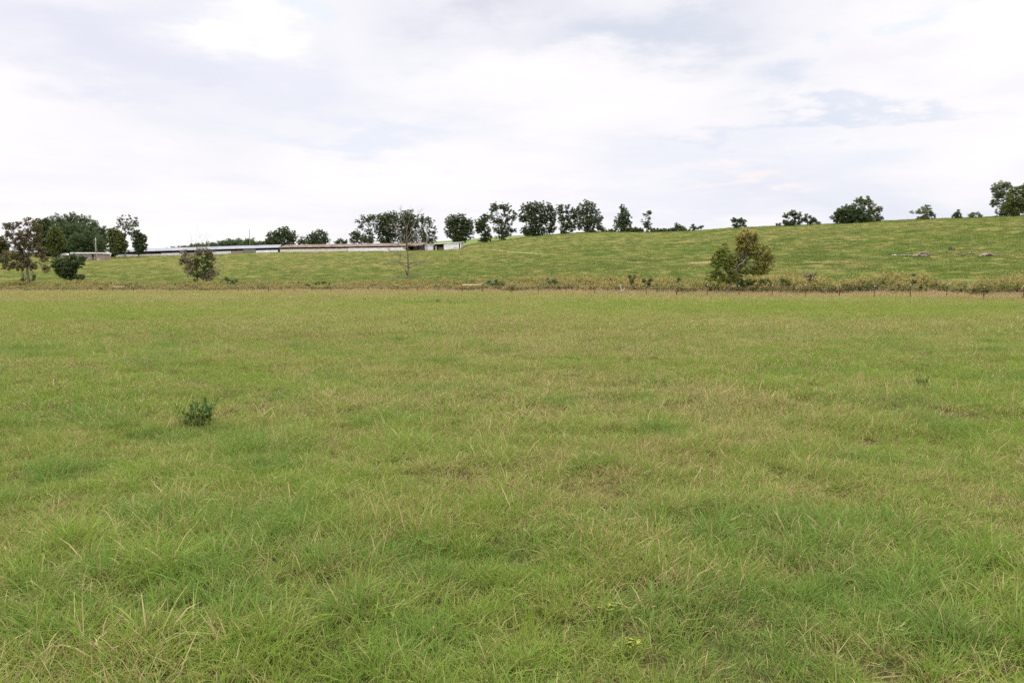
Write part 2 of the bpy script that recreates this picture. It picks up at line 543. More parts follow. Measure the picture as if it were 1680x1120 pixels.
HOLES = [(325, 690, .35), (1510, 633, .3)]
LUSH = []      # (x, y, r)
for px, py, r in ((1300, 1010, .55), (1210, 1060, .45), (640, 1060, .35), (150, 950, .3), (700, 940, .3), (430, 740, .5), (1470, 660, .8), (430, 870, .5), (860, 900, .35), (230, 960, .35),
                  (1560, 900, .35), (560, 1000, .25), (60, 1030, .3), (540, 490, 3.), (720, 497, 3.5)):
    x, y, z = ground_at(px, py); LUSH.append((x, y, r))


def fields(X, Y):
    r = np.hypot(X, Y)
    dry = .27 + .50 * (fbm(X / 3.2, Y / 3.2, 31) - .5) + .75 * (fbm(X / 9, Y / 13, 37, 2) - .5) + .35 * (vnoise(X / .45, Y / .45, 41) - .5)
    far = sstep(35, 90, Y); dry = dry * (1 - .15 * far) + .24 * far; dry = dry * (1 - .22 * sstep(12, 28, Y))
    band = np.exp(-((Y - 33) / 7.) ** 2) * .22 + np.exp(-((Y - 13) / 3.) ** 2) * .10
    dry = dry - .13 * np.exp(-((Y - 18) / 4.5) ** 2) + band * (.4 + .9 * vnoise(X / 7, Y / 5, 43)) + .30 * (vnoise(X / 1.4, Y / 1.4, 47) - .5)
    lush = fbm(X / .8, Y / .8, 51, 2)
    lf = sstep(.60, .78, lush) * (1 - sstep(22, 45, Y)) * .8 + sstep(.68, .82, fbm(X / 3, Y / 3.4, 57, 2)) * .5
    for x, y, q in LUSH:
        lf = np.maximum(lf, (.25 + 1.1 * vnoise(X / .22, Y / .22, 59)) * np.exp(-(((X - x) ** 2 + (Y - y) ** 2) / q ** 2)))
    lf = lf.clip(0, 1)
    dry = dry * (1 - .7 * lf)
    return dry.clip(.03, .85), lf


P_, I_, Ro, Sc, Ti, Hu = [], [], [], [], [], []


def emit(X, Y, ids, size=(.75, 1.25), tilt=.18, dryadd=0., align=1.1, hs=None, sel=None, hueadd=0.):
    n = len(X)
    if n == 0: return
    d, lf = fields(X, Y)
    z = terrain(X, Y)
    wd = 2.2 * math.pi * fbm(X / 2.6, Y / 2.6, 61, 2) + RNG.normal(0, align, n)
    s = RNG.uniform(*size, n) * (.78 + .40 * vnoise(X / 1.3, Y / 1.3, 67) + .70 * (vnoise(X / .36, Y / .36, 69) - .38) * (Y < 30))
    h = s * (1 + .20 * lf) if hs is None else s * hs
    P_.append(np.stack([X, Y, z], 1)); I_.append(RNG.choice(ids, n))
    Ro.append(np.stack([RNG.normal(0, tilt, n), RNG.normal(.12, tilt, n), wd], 1))
    Sc.append(np.stack([s, s, h], 1)); Ti.append((d + dryadd + RNG.normal(0, .10, n)).clip(0.02, 1)); Hu.append((lf * .62 + hueadd + RNG.normal(.08, .12, n)).clip(0, 1))


def thin(X, Y, f): 
    k = RNG.random(len(X)) < f; return X[k], Y[k]


# near ring
X, Y = wedge(.9, 9.5, 120); k = RNG.random(len(X)) < .18 + 1.9 * (.5 * vnoise(X / .17, Y / .17, 131) + .5 * vnoise(X / .42, Y / .42, 132)) ** 1.3; emit(X[k], Y[k], GA)
X, Y = wedge(.9, 9.5, 26); _, lf = fields(X, Y); k = RNG.random(len(X)) < .06 + lf + 1.1 * sstep(.62, .80, vnoise(X / .45, Y / .5, 141)); emit(X[k], Y[k], GL, (.7, 1.2), dryadd=-.14)
X, Y = wedge(.9, 9.5, 44); emit(X, Y, GT, (.6, 1.2), dryadd=.34)
X, Y = wedge(.9, 9.5, 5); k = vnoise(X / .5, Y / .5, 133) > .55; emit(X[k], Y[k], GT, (.8, 1.4), dryadd=.9)
X, Y = wedge(.9, 11, 6); k = RNG.random(len(X)) < sstep(2, 8, Y) * sstep(.42, .7, fbm(X / 2.2, Y / 2.2, 71, 2)); emit(X[k], Y[k], GF, (.7, 1.1), dryadd=.4)
X, Y = wedge(.9, 10, 6); emit(X, Y, GS, (.6, 1.0), dryadd=-.12)
# middle ring
X, Y = wedge(8.8, 27, 44); k = RNG.random(len(X)) < .36 + 1.3 * vnoise(X / .4, Y / .4, 135) * (.4 + vnoise(X / 1.1, Y / 1.1, 137)); emit(X[k], Y[k], GB, (.75, 1.25)); X, Y = wedge(8.8, 27, 5); emit(X, Y, GT, (1., 1.9), dryadd=.4)
X, Y = wedge(8.8, 27, 6); _, lf = fields(X, Y); k = RNG.random(len(X)) < .1 + lf; emit(X[k], Y[k], GBL, (.7, 1.1))
X, Y = wedge(9, 40, 5); k = RNG.random(len(X)) < .08 + sstep(.40, .66, fbm(X / 3.2, Y / 3.2, 71, 2)); emit(X[k], Y[k], GBF, (.8, 1.2), dryadd=.4)
# far ring
X, Y = wedge(25, 105, 6.0); k = (Y < fenceY(X, Y) - 1) & (RNG.random(len(X)) < 1.15 - sstep(55, 105, Y)); X, Y = X[k], Y[k]; emit(X, Y, GC, (.8, 1.3), dryadd=.0)
X, Y = wedge(25, 70, .8); emit(X, Y, GCL, (.7, 1.1))
X, Y = wedge(55, 215, 1.25); k = (Y < fenceY(X, Y) - 1) & (RNG.random(len(X)) < .1 + sstep(55, 100, Y)); X, Y = X[k], Y[k]; emit(X, Y, GD, (.8, 1.2), dryadd=.30)
P = np.vstack(P_); I = np.concatenate(I_); Rt = np.vstack(Ro); S = np.vstack(Sc); T = np.concatenate(Ti); H = np.concatenate(Hu)
keep = np.ones(len(P), bool)
for px, py, q in HOLES:
    x, y, z = ground_at(px, py); keep &= ((P[:, 0] - x) ** 2 + (P[:, 1] - y) ** 2) > (q * .6) ** 2
scatter('grass', protos, P[keep], I[keep], Rt[keep], S[keep], T[keep], H[keep], 'short mixed green and straw-coloured pasture grass')
print('field instances', keep.sum())

# ------------------------------------------------------------------ hill grass
hp = []
HG = addp(hp, 'hill_tuft', [blades(100, 1.3, .20, .35, .06, .8, .7) for _ in range(6)], M['hillgrass'])
ys = RNG.uniform(0, 1, 90000); Yh = 70 + 520 * ys; th = RNG.uniform(-.72, .72, len(Yh)); Xh = Yh * th
u = (Yh - fenceY(Xh, Yh)); k = (u > 8) & (Yh < np.interp(th, TT, tYr) * .99)
Xh, Yh = Xh[k], Yh[k]
wt = (180. / Yh).clip(.25, 1) * np.clip(Yh / 200, .35, 1.); k = RNG.random(len(Xh)) < wt; Xh, Yh = Xh[k], Yh[k]
TRACK = [world(px, py, 1) for px, py in ()]
dryh = (.19 + .34 * (fbm(Xh / 16, Yh / 30, 81) - .5) + .3 * (vnoise(Xh / 3, Yh / 5, 83) - .5)).clip(.03, .9)
hueh = (sstep(.45, .75, fbm(Xh / 7, Yh / 16, 85)) * .7 + RNG.normal(.12, .15, len(Xh))).clip(0, 1)
sh = RNG.uniform(.6, 1.4, len(Xh))
track_px = [(778, 409.2), (805, 410), (845, 413.3), (862, 415.2), (880, 416.5), (900, 418.5), (925, 419.5), (960, 420.5)]
track_pts = [ground_at(a, b) for a, b in track_px]
dirt_c = ground_at(1152, 431.5)
for (x, y, z) in track_pts + [dirt_c]:
    pass
def near_poly(X, Y, pts, r):
    m = np.zeros(len(X), bool)
    for (x0, y0, _), (x1, y1, _) in zip(pts[:-1], pts[1:]):
        dx, dy = x1 - x0, y1 - y0; L2 = dx * dx + dy * dy + 1e-9
        s = np.clip(((X - x0) * dx + (Y - y0) * dy) / L2, 0, 1)
        m |= np.hypot(X - x0 - s * dx, Y - y0 - s * dy) < r
    return m
k = ~near_poly(Xh, Yh, track_pts, .8) & (np.hypot((Xh - dirt_c[0]) / 1.3, (Yh - dirt_c[1]) / 2.) > 2.6)
Xh, Yh, dryh, hueh, sh = Xh[k], Yh[k], dryh[k], hueh[k], sh[k]
n = len(Xh)
scatter('hill_grass', hp, np.stack([Xh, Yh, terrain(Xh, Yh)], 1), RNG.choice(HG, n),
        np.stack([RNG.normal(0, .1, n), RNG.normal(0, .1, n), RNG.uniform(0, 6.28, n)], 1), np.stack([sh, sh, sh * RNG.uniform(.5, 1.1, n)], 1), dryh, hueh,
        'clumpy green grass covering the hillside behind the fence')
print('hill instances', n)

# ------------------------------------------------------------------ tan strip + weeds along the fence
def along_fence(n, o0, o1):
    """points at offset o0..o1 metres (in depth) from the fence line"""
    th = RNG.uniform(-.72, .72, n * 3); w = np.interp(th, TT, tYf)
    k = RNG.random(len(th)) < w / 220.; th = th[k][:n]; w = w[k][:n]
    Y = w + RNG.uniform(o0, o1, len(th)); return th * Y, Y, th


tp = []
TG = addp(tp, 'tan_tuft', [join([blades(70, .45, .42, .3, .020, .3, .5), seedheads(6, .4, .5, .10, .04)]) for _ in range(5)], M['tan'])
X, Y, th = along_fence(5200, 1.3, 9.0)
n = len(X); s = RNG.uniform(.7, 1.2, n) * (.55 + .8 * fbm(X / 4, Y / 4, 91))
scatter('tan_grass', tp, np.stack([X, Y, terrain(X, Y)], 1), RNG.choice(TG, n), np.stack([RNG.normal(0, .12, n), RNG.normal(0, .12, n), RNG.uniform(0, 6.28, n)], 1),
        np.stack([s, s, s], 1), (.62 + .5 * (fbm(X / 6, Y / 6, 93) - .5) + RNG.normal(0, .08, n)).clip(0, 1), RNG.uniform(0, .25, n), 'unmown tan grass strip along the wire fence')


def weed(h, n, w, leafy=.6, top=.25, rng=RNG):
    """stems with leaves all the way up and a denser plume"""
    st = blades(n, .22, h, .18, .03, .16, .2, rng=rng)
    out = [(st[0], st[1], st[2] * .4, st[3], st[4])]
    k = int(n * 16); V = []; Qd = []; 
    stem = rng.integers(0, n, k); f = rng.random(k) ** .8
    P = st[0].reshape(n, 4, 2, 3).mean(2)
    seg = np.minimum((f * 3).astype(int), 2); fr = (f * 3 - seg)[:, None]
    pos = P[stem, seg] * (1 - fr) + P[stem, seg + 1] * fr
    az = rng.random(k) * 6.283; L = w * (1.1 - .5 * f) * rng.uniform(.6, 1.3, k)
    d = np.stack([np.cos(az), np.sin(az), rng.normal(.25, .35, k)], 1) * L[:, None]
    sd = np.stack([-np.sin(az), np.cos(az), rng.normal(0, .5, k)], 1) * (L * .28)[:, None]
    q = np.stack([pos, pos + d * .5 - sd, pos + d, pos + d * .5 + sd], 1).reshape(-1, 3)
    out.append((q, np.arange(4 * k).reshape(-1, 4), np.repeat(np.where(f > .72, .02, .35 + .6 * rng.random(k)), 4), np.repeat(rng.random(k), 4), np.repeat(.5 + f * .5, 4)))
    return join(out)


wp = []
W1 = addp(wp, 'weed_plant', [weed(1.15, 9, .22) for _ in range(4)], M['weed'])
W2 = addp(wp, 'weed_plant', [weed(.7, 12, .26) for _ in range(3)], M['weed'])
X, Y, th = along_fence(8200, 6.0, 38.)
d = (Y - fenceY(X, Y)) / fenceY(X, Y)
nz = fbm(X / 7, Y / 7, 95, 2)
lean_x, lean_y = world(1205, 468, 101)[:2]
k = (RNG.random(len(X)) < sstep(.30, .5, nz) * (1 - sstep(.18, .32, d))) & ~((np.abs(X / Y - lean_x / lean_y) < .03) & (Y < 106)) ; X, Y, th, nz = X[k], Y[k], th[k], nz[k]
n = len(X)
rightness = sstep(-.2, .45, th)
sz = RNG.uniform(.65, 1.3, n) * (.70 + 1.0 * nz) * (.72 + .42 * rightness)
gold = sstep(.47, .66, fbm(X / 9 + 40, Y / 9, 97, 2)) * (.08 + .72 * rightness)
scatter('tall_weeds', wp, np.stack([X, Y, terrain(X, Y)], 1), RNG.choice(W1 + W2, n), np.stack([RNG.normal(0, .1, n), RNG.normal(0, .1, n), RNG.uniform(0, 6.28, n)], 1),
        np.stack([sz, sz, sz], 1), (.12 + .30 * gold + .35 * (fbm(X / 4, Y / 4, 99) - .5) + RNG.normal(0, .07, n)).clip(0, 1), (.55 * sstep(.5, .7, fbm(X / 5, Y / 5, 101, 2)) + RNG.uniform(0, .3, n)).clip(0, 1),
        'rank goldenrod and dock weeds growing behind the wire fence')
print('weeds', n)

# ------------------------------------------------------------------ fence
post_px = [-60, -38, -18, 1, 17.5, 40, 64.5, 82.5, 102, 122, 142.5, 162.5, 219, 237, 257, 278, 301, 322.5, 344, 367, 390.5, 414.5, 440, 462, 482.7, 511, 542, 568.4,
           604, 625, 651, 684.6, 719.5, 839, 883.4, 929, 975.5, 1060.6, 1110, 1161, 1213, 1267, 1322, 1378, 1435, 1494, 1554.3, 1615, 1680, 1745]


def on_fence(px):
    t = (px - CX) / (F * cp + 100 * sp); Y = float(np.interp(t, TT, tYf)); return t * Y, Y, float(terrain(t * Y, Y))


f0 = on_fence(840)
fence = empty('wire_fence', f0, 'long rusty wire fence on thin brown steel posts with white tips', 'fence')


def rel(p, o): return tuple(float(a) - float(b) for a, b in zip(p, o))


def t_post(h, tip=True):
    b = MB(); b.box((0, 0, h / 2 - .15), (.045, .010, h / 2 + .15)); b.box((0, .026, h / 2 - .15), (.010, .034, h / 2 + .15))
    for i in range(8): b.box((0, -.012, .25 + i * h * .1), (.03, .006, .008))
    if tip:
        b.m = 1; b.box((0, 0, h - .05), (.040, .013, .055)); b.box((0, .022, h - .05), (.013, .034, .055))
    return b


wood_px = (440, 1110)
pm = None; wm = None
for px in post_px:
    x, y, z = on_fence(px)
    if px in wood_px:
        b = MB(); b.tube([(0, 0, -.3), (.01, 0, .6), (0, .01, 1.32)], [.085, .08, .07], 8)
        o = b.build('wooden_post', M['postbrown'], fence, True)
    elif pm is None:
        o = t_post(1.40).build('post', [M['postbrown'], M['tip']], fence); pm = o
    else:
        o = pm.copy(); link(o, fence)
    o.location = rel((x, y, z), f0); o.rotation_euler = (random.gauss(0, .03), random.gauss(0, .035), random.uniform(-.3, .3) + .6)
    o.scale = (1, 1, random.uniform(.93, 1.06))
xs = sorted(post_px + [188, 200, 758, 791])
for hgt in (.12, .32, .52, .74, 1.0, 1.18):
    b = MB(); pts = []
    for px in xs:
        x, y, z = on_fence(px); pts.append(rel((x, y, z + hgt + random.gauss(0, .012)), f0))
    b.tube(pts, .0075, 3); b.build('wire', M['wire'], fence)
b = MB()
for i in range(len(xs) - 1):
    if xs[i] < 860: continue
    a = np.array(on_fence(xs[i])); c = np.array(on_fence(xs[i + 1])); m = int(np.linalg.norm(c - a) / .3)
    for q in range(m):
        p = a + (c - a) * (q + .5) / m; b.tube([rel(p + (0, 0, .12), f0), rel(p + (0, 0, .99), f0)], .0045, 3)
b.build('woven_mesh', M['wire'], fence)


def brace(pxa, pxb, hgt, label, r=.075):
    a = np.array(on_fence(pxa)); c = np.array(on_fence(pxb)); a[1] -= .25; c[1] -= .25
    e = empty('fence_brace', tuple(a), label, 'fence brace', 'post and rail braces of the wire fence')
    for k, p in enumerate((a, c)):
        b = MB(); b.tube([(0, 0, -.3), (.01, 0, hgt * .5), (0, .01, hgt + (.12 if k else 0))], [r * 1.05, r, r * .92], 8)
        o = b.build('post', M['postbrown'], e, True); o.location = rel(p, a)
        if k:
            q = MB(); q.tube([(0, 0, hgt + .11), (0, 0, hgt + .15)], [r * .95, r * .8], 8); q.m = 0; q.box((0, -.08, hgt + .02), (.06, .01, .08)); q.build('post_cap', M['rail'], o, False)
    b = MB(); d = np.array(rel(c, a)); b.tube([(0, -.02, hgt - .14), tuple(d * .5 + (0, -.02, hgt - .15)), tuple(d + (0, -.02, hgt - .1))], [.06, .055, .06], 8)
    b.build('rail', M['rail'], e, True)
    b = MB(); b.tube([(0, -.05, hgt - .40), tuple(d + (0, -.05, hgt - .36))], .012, 4); b.build('brace_wire', M['wire'], e)


brace(758, 791, 1.42, 'brown H-shaped fence brace with pale top rail in front of the white shed', .095)
brace(185.5, 204, 1.45, 'small H-shaped fence brace with pale rail below the left end of the metal-roofed barn', .085)
# white forked stake
sx, sy, sz_ = on_fence(1022); sy += 1.5; sz_ = float(terrain(sx, sy))
b = MB(); b.tube([(.12, 0, -.1), (.05, 0, .5), (-.15, .05, 1.35)], [.055, .05, .035], 6); b.tube([(.08, 0, .2), (.22, 0, .6), (.42, 0, .95)], [.045, .035, .02], 6)
o = b.build('forked_stake', M['palebark'], None, True); o.location = (sx, sy, sz_)
tag(o, 'white forked wooden stake leaning by the fence below the slim ridge trees', 'stake')


# ------------------------------------------------------------------ trees
def leaf_cloud(centers, radii, counts, size, tones, flat=.75, rng=RNG):
    """small diamond leaves around spray centres"""
    tot = int(sum(counts)); c = np.repeat(np.arange(len(centers)), counts)
    d = rng.normal(0, 1, (tot, 3)); d /= np.linalg.norm(d, axis=1)[:, None] + 1e-9
    rr = rng.random(tot) ** .5
    P = centers[c] + d * rr[:, None] * radii[c][:, None] * np.array([1, 1, flat])
    nrm = rng.normal(0, 1, (tot, 3)) + d * .8 + np.array([0, 0, .5]); nrm /= np.linalg.norm(nrm, axis=1)[:, None]
    a = np.cross(nrm, rng.normal(0, 1, (tot, 3))); a /= np.linalg.norm(a, axis=1)[:, None] + 1e-9
    b = np.cross(nrm, a); s = size * rng.uniform(.6, 1.35, tot)[:, None]
    Q = np.stack([P - a * s * .62, P - b * s * .38, P + a * s * .62, P + b * s * .38], 1).reshape(-1, 3)
    sprayrnd = rng.random(len(centers))
    rnd = (.35 * rng.random(tot) + .65 * sprayrnd[c]).clip(0, 1)
    tone = (np.asarray(tones)[c] + rng.normal(0, .12, tot)).clip(0, 1)
    return Q, np.arange(4 * tot).reshape(-1, 4), np.repeat(rnd, 4), np.repeat(tone, 4)


def curve(a, b, sag, n=5, jit=.0):
    a = np.array(a, float); b = np.array(b, float); pts = []
    for i in range(n + 1):
        f = i / n; p = a + (b - a) * f; p[2] += sag * math.sin(math.pi * f)
        if 0 < i < n: p = p + RNG.normal(0, jit, 3)
        pts.append(p)
    return pts


def tree(name, label, cat, px, base, clumps, Y=None, mat='oak', bark='bark', leaf=.27, spray=.72, dens=1., gap=.0, trunk_r=None, split=.35, group=None,
         lean=0, limbs=True, trunk_top=None, per=62, depth=.85, fork=None, grow=1.2, fill=True):
    """clumps: (px, py, rx, ry[, tone]) lobes of the crown in photo pixels; converted to metres at the tree's distance"""
    if Y is None: x, y, z = ground_at(px, base)
    else:
        x, y, z = at_depth(px, Y)
    o = np.array([x, y, z]); k = y / F
    e = empty(name, (x, y, z), label, cat, group)
    cl = []
    clumps = list(clumps)
    if fill and fork is None and len(clumps) > 3:
        xs_ = [c[0] for c in clumps]; lowc = max(c[1] + c[3] * .5 for c in clumps); wd_ = (max(xs_) - min(xs_)) * .5
        b0 = base if Y is None or base else base
        if b0 - lowc > 2: clumps.append((sum(xs_) / len(xs_), (b0 + lowc) / 2 - 1, wd_ * .7 + 2, (b0 - lowc) * .45 + 2))
    for c in clumps:
        w = world(c[0], c[1], y) - o
        cl.append((w, c[2] * k * grow, c[3] * k * grow, c[4] if len(c) > 4 else 0.))
    top = max(c[0][2] + c[2] for c in cl)
    tr = (trunk_r or top * .017)
    # trunk
    cen = np.mean([c[0] for c in cl], 0)
    sp_h = top * split
    b = MB()
    fx, fz = (0, sp_h) if fork is None else ((fork[0] - px) * k, (world(fork[0], fork[1], y) - o)[2])
    forkp = np.array([fx, 0, fz])
    b.tube([(0, 0, -.5), (0, 0, 0), tuple(forkp * .5 + (RNG.normal(0, .02) * top, 0, 0)), tuple(forkp)], [tr * 1.35, tr * 1.1, tr * .9, tr * .78], 8)
    centers, radii, counts, tones = [], [], [], []
    for ci, (w, rx, rz, tone) in enumerate(cl):
        ry = rx * depth
        w = w + np.array([0, RNG.normal(0, .15) * rx, 0])
        lp = curve(forkp, w, rz * .15, 5, .03 * top)
        lr = tr * (.55 if len(cl) > 1 else .8) * min(1, (.5 + rx / (top * .35)))
        if limbs: b.tube(lp, np.linspace(lr, lr * .3, 6), 6)
        vol = rx * rz
        ns = max(6, int(vol / (spray * spray) * (6. if mat == 'oak' else 4.8) * dens))
        dd = RNG.normal(0, 1, (ns, 3)); dd /= np.linalg.norm(dd, axis=1)[:, None]
        rr = RNG.random(ns) ** .42
        C = w + dd * rr[:, None] * np.array([rx, ry, rz]) * (1 + .10 * RNG.normal(0, 1, (ns, 1)))
        if gap > 0:
            keep = fbm(C[:, 0] / (spray * 2.2) + 31 * ci, C[:, 2] / (spray * 2.) + C[:, 1] * .13, 7 + ci, 2) > gap * .78
            C = C[keep]
        low = C[:, 2] < .03 * top; C[low, 2] = .03 * top + .1 * RNG.random(low.sum())
        if limbs:
            for q in RNG.choice(len(C), min(len(C), 9), replace=False) if len(C) else []:
                b.tube(curve(lp[3], C[q], 0, 3, .02 * top), np.linspace(lr * .3, lr * .07 + .006, 4), 4)
        centers.append(C); radii.append(spray * RNG.uniform(.55, 1.15, len(C))); tones.append(np.full(len(C), tone) + RNG.normal(0, .1, len(C)))
        counts.append((per * RNG.uniform(.5, 1.2, len(C))).astype(int) + 3)
    b.build('trunk', M[bark], e, True)
    C = np.vstack(centers); V, Qd, rnd, tone = leaf_cloud(C, np.concatenate(radii), np.concatenate(counts), leaf, np.concatenate(tones))
    me = mesh_np('crown', V, Qd, {'rnd': rnd, 'tone': tone}, M[mat]); link(bpy.data.objects.new('crown', me), e)
    return e


def shrub(label, px, base, clumps, Y=None, mat='olive', leaf=.16, spray=.35, dens=1., name='bush', cat='bush', group=None, **kw):
    kw.setdefault('split', .12)
    return tree(name, label, cat, px, base, clumps, Y, mat, leaf=leaf, spray=spray, dens=dens, group=group, trunk_r=.05, **kw)


# --- ridge line, from the barn to the right edge
RY = lambda px, d=0: float(np.interp((px - CX) / F, TT, tYr)) * .9 + d
by = ground_at(457, 413.8)[1]
tree('oak_tree', 'broad dark dome-shaped oak behind the rusty-roofed barn, beside the thin mast', 'tree', 461, 404, [(448, 390, 11, 10), (463, 382, 12, 9), (476, 388, 10, 10), (460, 397, 22, 8), (442, 398, 8, 6)], Y=by + 40, gap=.36)
tree('oak_tree', 'dark low oak with a flat-topped crown behind the rusty-roofed barn', 'tree', 520, 404, [(524, 385, 11, 8), (512, 392, 9, 8), (530, 395, 9, 7), (518, 398, 16, 5)], Y=by + 45, gap=.37)
tree('small_tree', 'small pale bushy tree at the left foot of the flat-topped oak', 'tree', 497, 404, [(496, 394, 5, 6), (501, 398, 6, 5), (491, 399, 4, 4)], Y=by + 55, mat='oakair', gap=.4)
tree('small_tree', 'little round dark tree peeping over the rusty barn roof', 'tree', 560, 404, [(558, 396, 5, 4.5), (566, 397.5, 5, 3.5), (552, 399, 4, 3)], Y=by + 60, gap=.36)
tree('tiny_tree', 'tiny dark round tree left of the dome-shaped oak', 'tree', 431, 404, [(431, 399, 3.5, 3.5)], Y=by + 60)
tree('airy_tree', 'grey-green airy tree full of sky gaps, first of the clump over the rusty barn', 'tree', 608, 404, [(600, 360, 9, 8), (613, 357, 8, 7), (590, 368, 8, 9), (607, 375, 9, 9), (604, 390, 11, 8)], Y=by + 30, mat='oakair', gap=.57, split=.3)
tree('airy_tree', 'low dark leafy tree at the left foot of the clump over the rusty barn', 'tree', 586, 404, [(583, 385, 7, 7), (592, 392, 9, 7), (579, 394, 5, 5)], Y=by + 36, gap=.38)
tree('oak_tree', 'dense dark oak in the middle of the clump behind the dead tree', 'tree', 636, 404, [(630, 360, 11, 10), (644, 357, 11, 9), (625, 374, 10, 12), (641, 374, 13, 13), (636, 391, 16, 9)], Y=by + 38, gap=.30)
tree('oak_tree', 'tall dark oak directly behind the dead tree, highest of the clump', 'tree', 668, 404, [(669, 355, 12, 10), (662, 369, 11, 11), (677, 369, 10, 11), (668, 385, 16, 10), (668, 395, 15, 6)], Y=by + 34, gap=.35)
tree('airy_tree', 'dark open-branched tree on the right of the clump, above the white shed', 'tree', 694, 404, [(690, 362, 8, 9), (702, 366, 9, 9), (709, 379, 7, 9), (694, 379, 9, 10), (700, 392, 15, 6), (712, 392, 5, 5)], Y=by + 28, gap=.57, split=.3)
tree('oak_tree', 'dense rounded dark oak standing alone above the end of the white shed', 'tree', 752, 399, [(742, 364, 11, 10), (755, 361, 11, 9), (767, 368, 9, 10), (745, 378, 14, 12), (762, 381, 13, 12), (752, 390, 12, 8)], Y=RY(752, 0), gap=.27, split=.2)
tree('airy_tree', 'grey-green shorter tree leaning against the taller airy oak', 'tree', 797, 397, [(789, 366, 8, 9), (797, 357, 6, 7), (794, 378, 10, 9), (798, 389, 8, 7), (785, 375, 5, 7)], mat='oak', gap=.42, Y=RY(797))
tree('airy_oak', 'tall airy oak with wide open branches over the field fence', 'tree', 822, 393, [(812, 341, 8, 7), (828, 342, 11, 8), (840, 354, 8, 8), (812, 358, 10, 11), (827, 362, 13, 10), (822, 378, 13, 8), (838, 377, 8, 5)], gap=.57, split=.25, Y=RY(822))
tree('oak_tree', 'big dark spreading oak at the left end of the ridge tree row', 'tree', 878, 389, [(866, 343, 11, 9), (882, 341, 12, 9), (857, 357, 7, 7), (875, 359, 15, 13), (892, 358, 8, 12), (866, 378, 11, 8), (884, 377, 14, 9)], gap=.36, split=.2, Y=RY(878))
tree('oak_tree', 'narrow dark tree pressed against the right side of the big spreading oak', 'tree', 902, 386, [(901, 342, 6, 8), (907, 352, 6, 9), (902, 364, 8, 10), (904, 376, 8, 6)], gap=.42, split=.25, Y=RY(902, 4))
tree('airy_tree', 'ragged dark tree with greener lower half in the middle of the ridge row', 'tree', 929, 384, [(920, 342, 7, 7), (934, 345, 8, 9), (925, 358, 10, 9), (935, 367, 10, 11), (925, 374, 8, 7), (943, 355, 6, 8)], gap=.57, split=.25, Y=RY(929))
tree('oak_tree', 'grey-green oak with a visible bare trunk at the right end of the ridge row', 'tree', 963, 381, [(963, 336, 10, 7), (954, 347, 10, 10), (971, 348, 12, 11), (981, 360, 8, 8), (960, 361, 14, 8), (974, 366, 10, 6), (950, 368, 7, 6)], mat='oakair', gap=.41, split=.18, trunk_r=.5, Y=RY(963))
shrub('thin scrubby bush right of the bare-trunked ridge oak', 987, 380.5, [(984, 374, 5, 4), (990, 377, 4, 3)], mat='oakair', gap=.4, leaf=.25, Y=RY(987))
tree('cedar_tree', 'dark upright tree with a ragged pointed top on the open ridge', 'tree', 1022, 380, [(1022, 342, 5, 6), (1024, 353, 9, 7), (1018, 363, 9, 8), (1028, 364, 7, 8), (1021, 373, 13, 6)], gap=.34, split=.15, Y=RY(1022))
tree('slim_tree', 'slim see-through tree standing in the ridge hedge', 'tree', 1060, 380, [(1066, 349, 4, 4), (1058, 355, 4, 5), (1062, 362, 7, 6), (1059, 370, 5, 5), (1068, 371, 4, 5)], gap=.57, split=.2, mat='oakair', Y=RY(1060))
hg = 'low bushes of the hedge along the ridge'
for px, rx, top, lab in ((1003, 7, 376, None), (1040, 8, 372.5, None), (1050, 7, 373.5, None), (1076, 8, 375, None), (1089, 7, 375.5, None), (1100, 6, 375, None), (1121, 7, 374, None), (1128, 4, 377, None), (1032, 6, 374, None), (972, 7, 377, None)):
    shrub('low dark green bush forming part of the hedge along the ridge', px, 380.5, [(px, (top + 381) / 2 + 1, rx, (381 - top) / 2 + .8)], mat='oak', leaf=.3, spray=.6, group=hg, Y=RY(px, -3), name='hedge_bush')
tree('small_tree', 'small pointed dark bush-tree rising from the right end of the ridge hedge', 'tree', 1113, 380, [(1110, 370, 3, 4), (1115, 373, 5, 4), (1107, 376, 5, 3)], Y=RY(1113), gap=.3)
tree('small_tree', 'tiny dark conical tree just beyond the ridge hedge', 'tree', 1137, 379, [(1137, 370, 2, 3), (1137, 375, 4.5, 3.5)], Y=RY(1137))
tree('sapling', 'spindly wind-blown sapling beyond the tiny conical tree', 'tree', 1149, 378.5, [(1149, 373, 3.5, 2), (1152, 371.5, 2, 1.2), (1145, 375, 1.5, 1)], Y=RY(1149), mat='oakair')
tree('small_tree', 'small fan-shaped tree on the bare crest above the leaning autumn tree', 'tree', 1210, 374.5, [(1204, 362, 4, 4), (1212, 362, 6, 4), (1219, 364, 4, 4), (1211, 368, 8, 4)], Y=RY(1210), gap=.38, split=.1)
tree('small_tree', 'leafless grey twiggy shrub beside the fan-shaped tree', 'tree', 1224, 373.5, [(1223, 370, 2, 3)], Y=RY(1224), mat='oakair')
tree('small_tree', 'dark lopsided tree with a notch in its crown on the crest', 'tree', 1299, 371, [(1291, 354, 6, 4), (1301, 350, 7, 4.5), (1309, 356, 6, 6), (1289, 364, 4, 5), (1304, 365, 10, 4.5)], Y=RY(1299), gap=.3, split=.15)
tree('sapling', 'thin sparse sapling between the notched tree and a low round one', 'tree', 1322, 369.5, [(1323, 353, 3, 3), (1321, 360, 5, 5), (1328, 357, 2, 2)], Y=RY(1322), gap=.42, split=.2)
tree('small_tree', 'low round bushy tree right of the thin sapling on the crest', 'tree', 1336, 369, [(1335, 360, 5, 4), (1330, 365, 5, 3.5), (1341, 365, 4.5, 3)], Y=RY(1336), gap=.34)
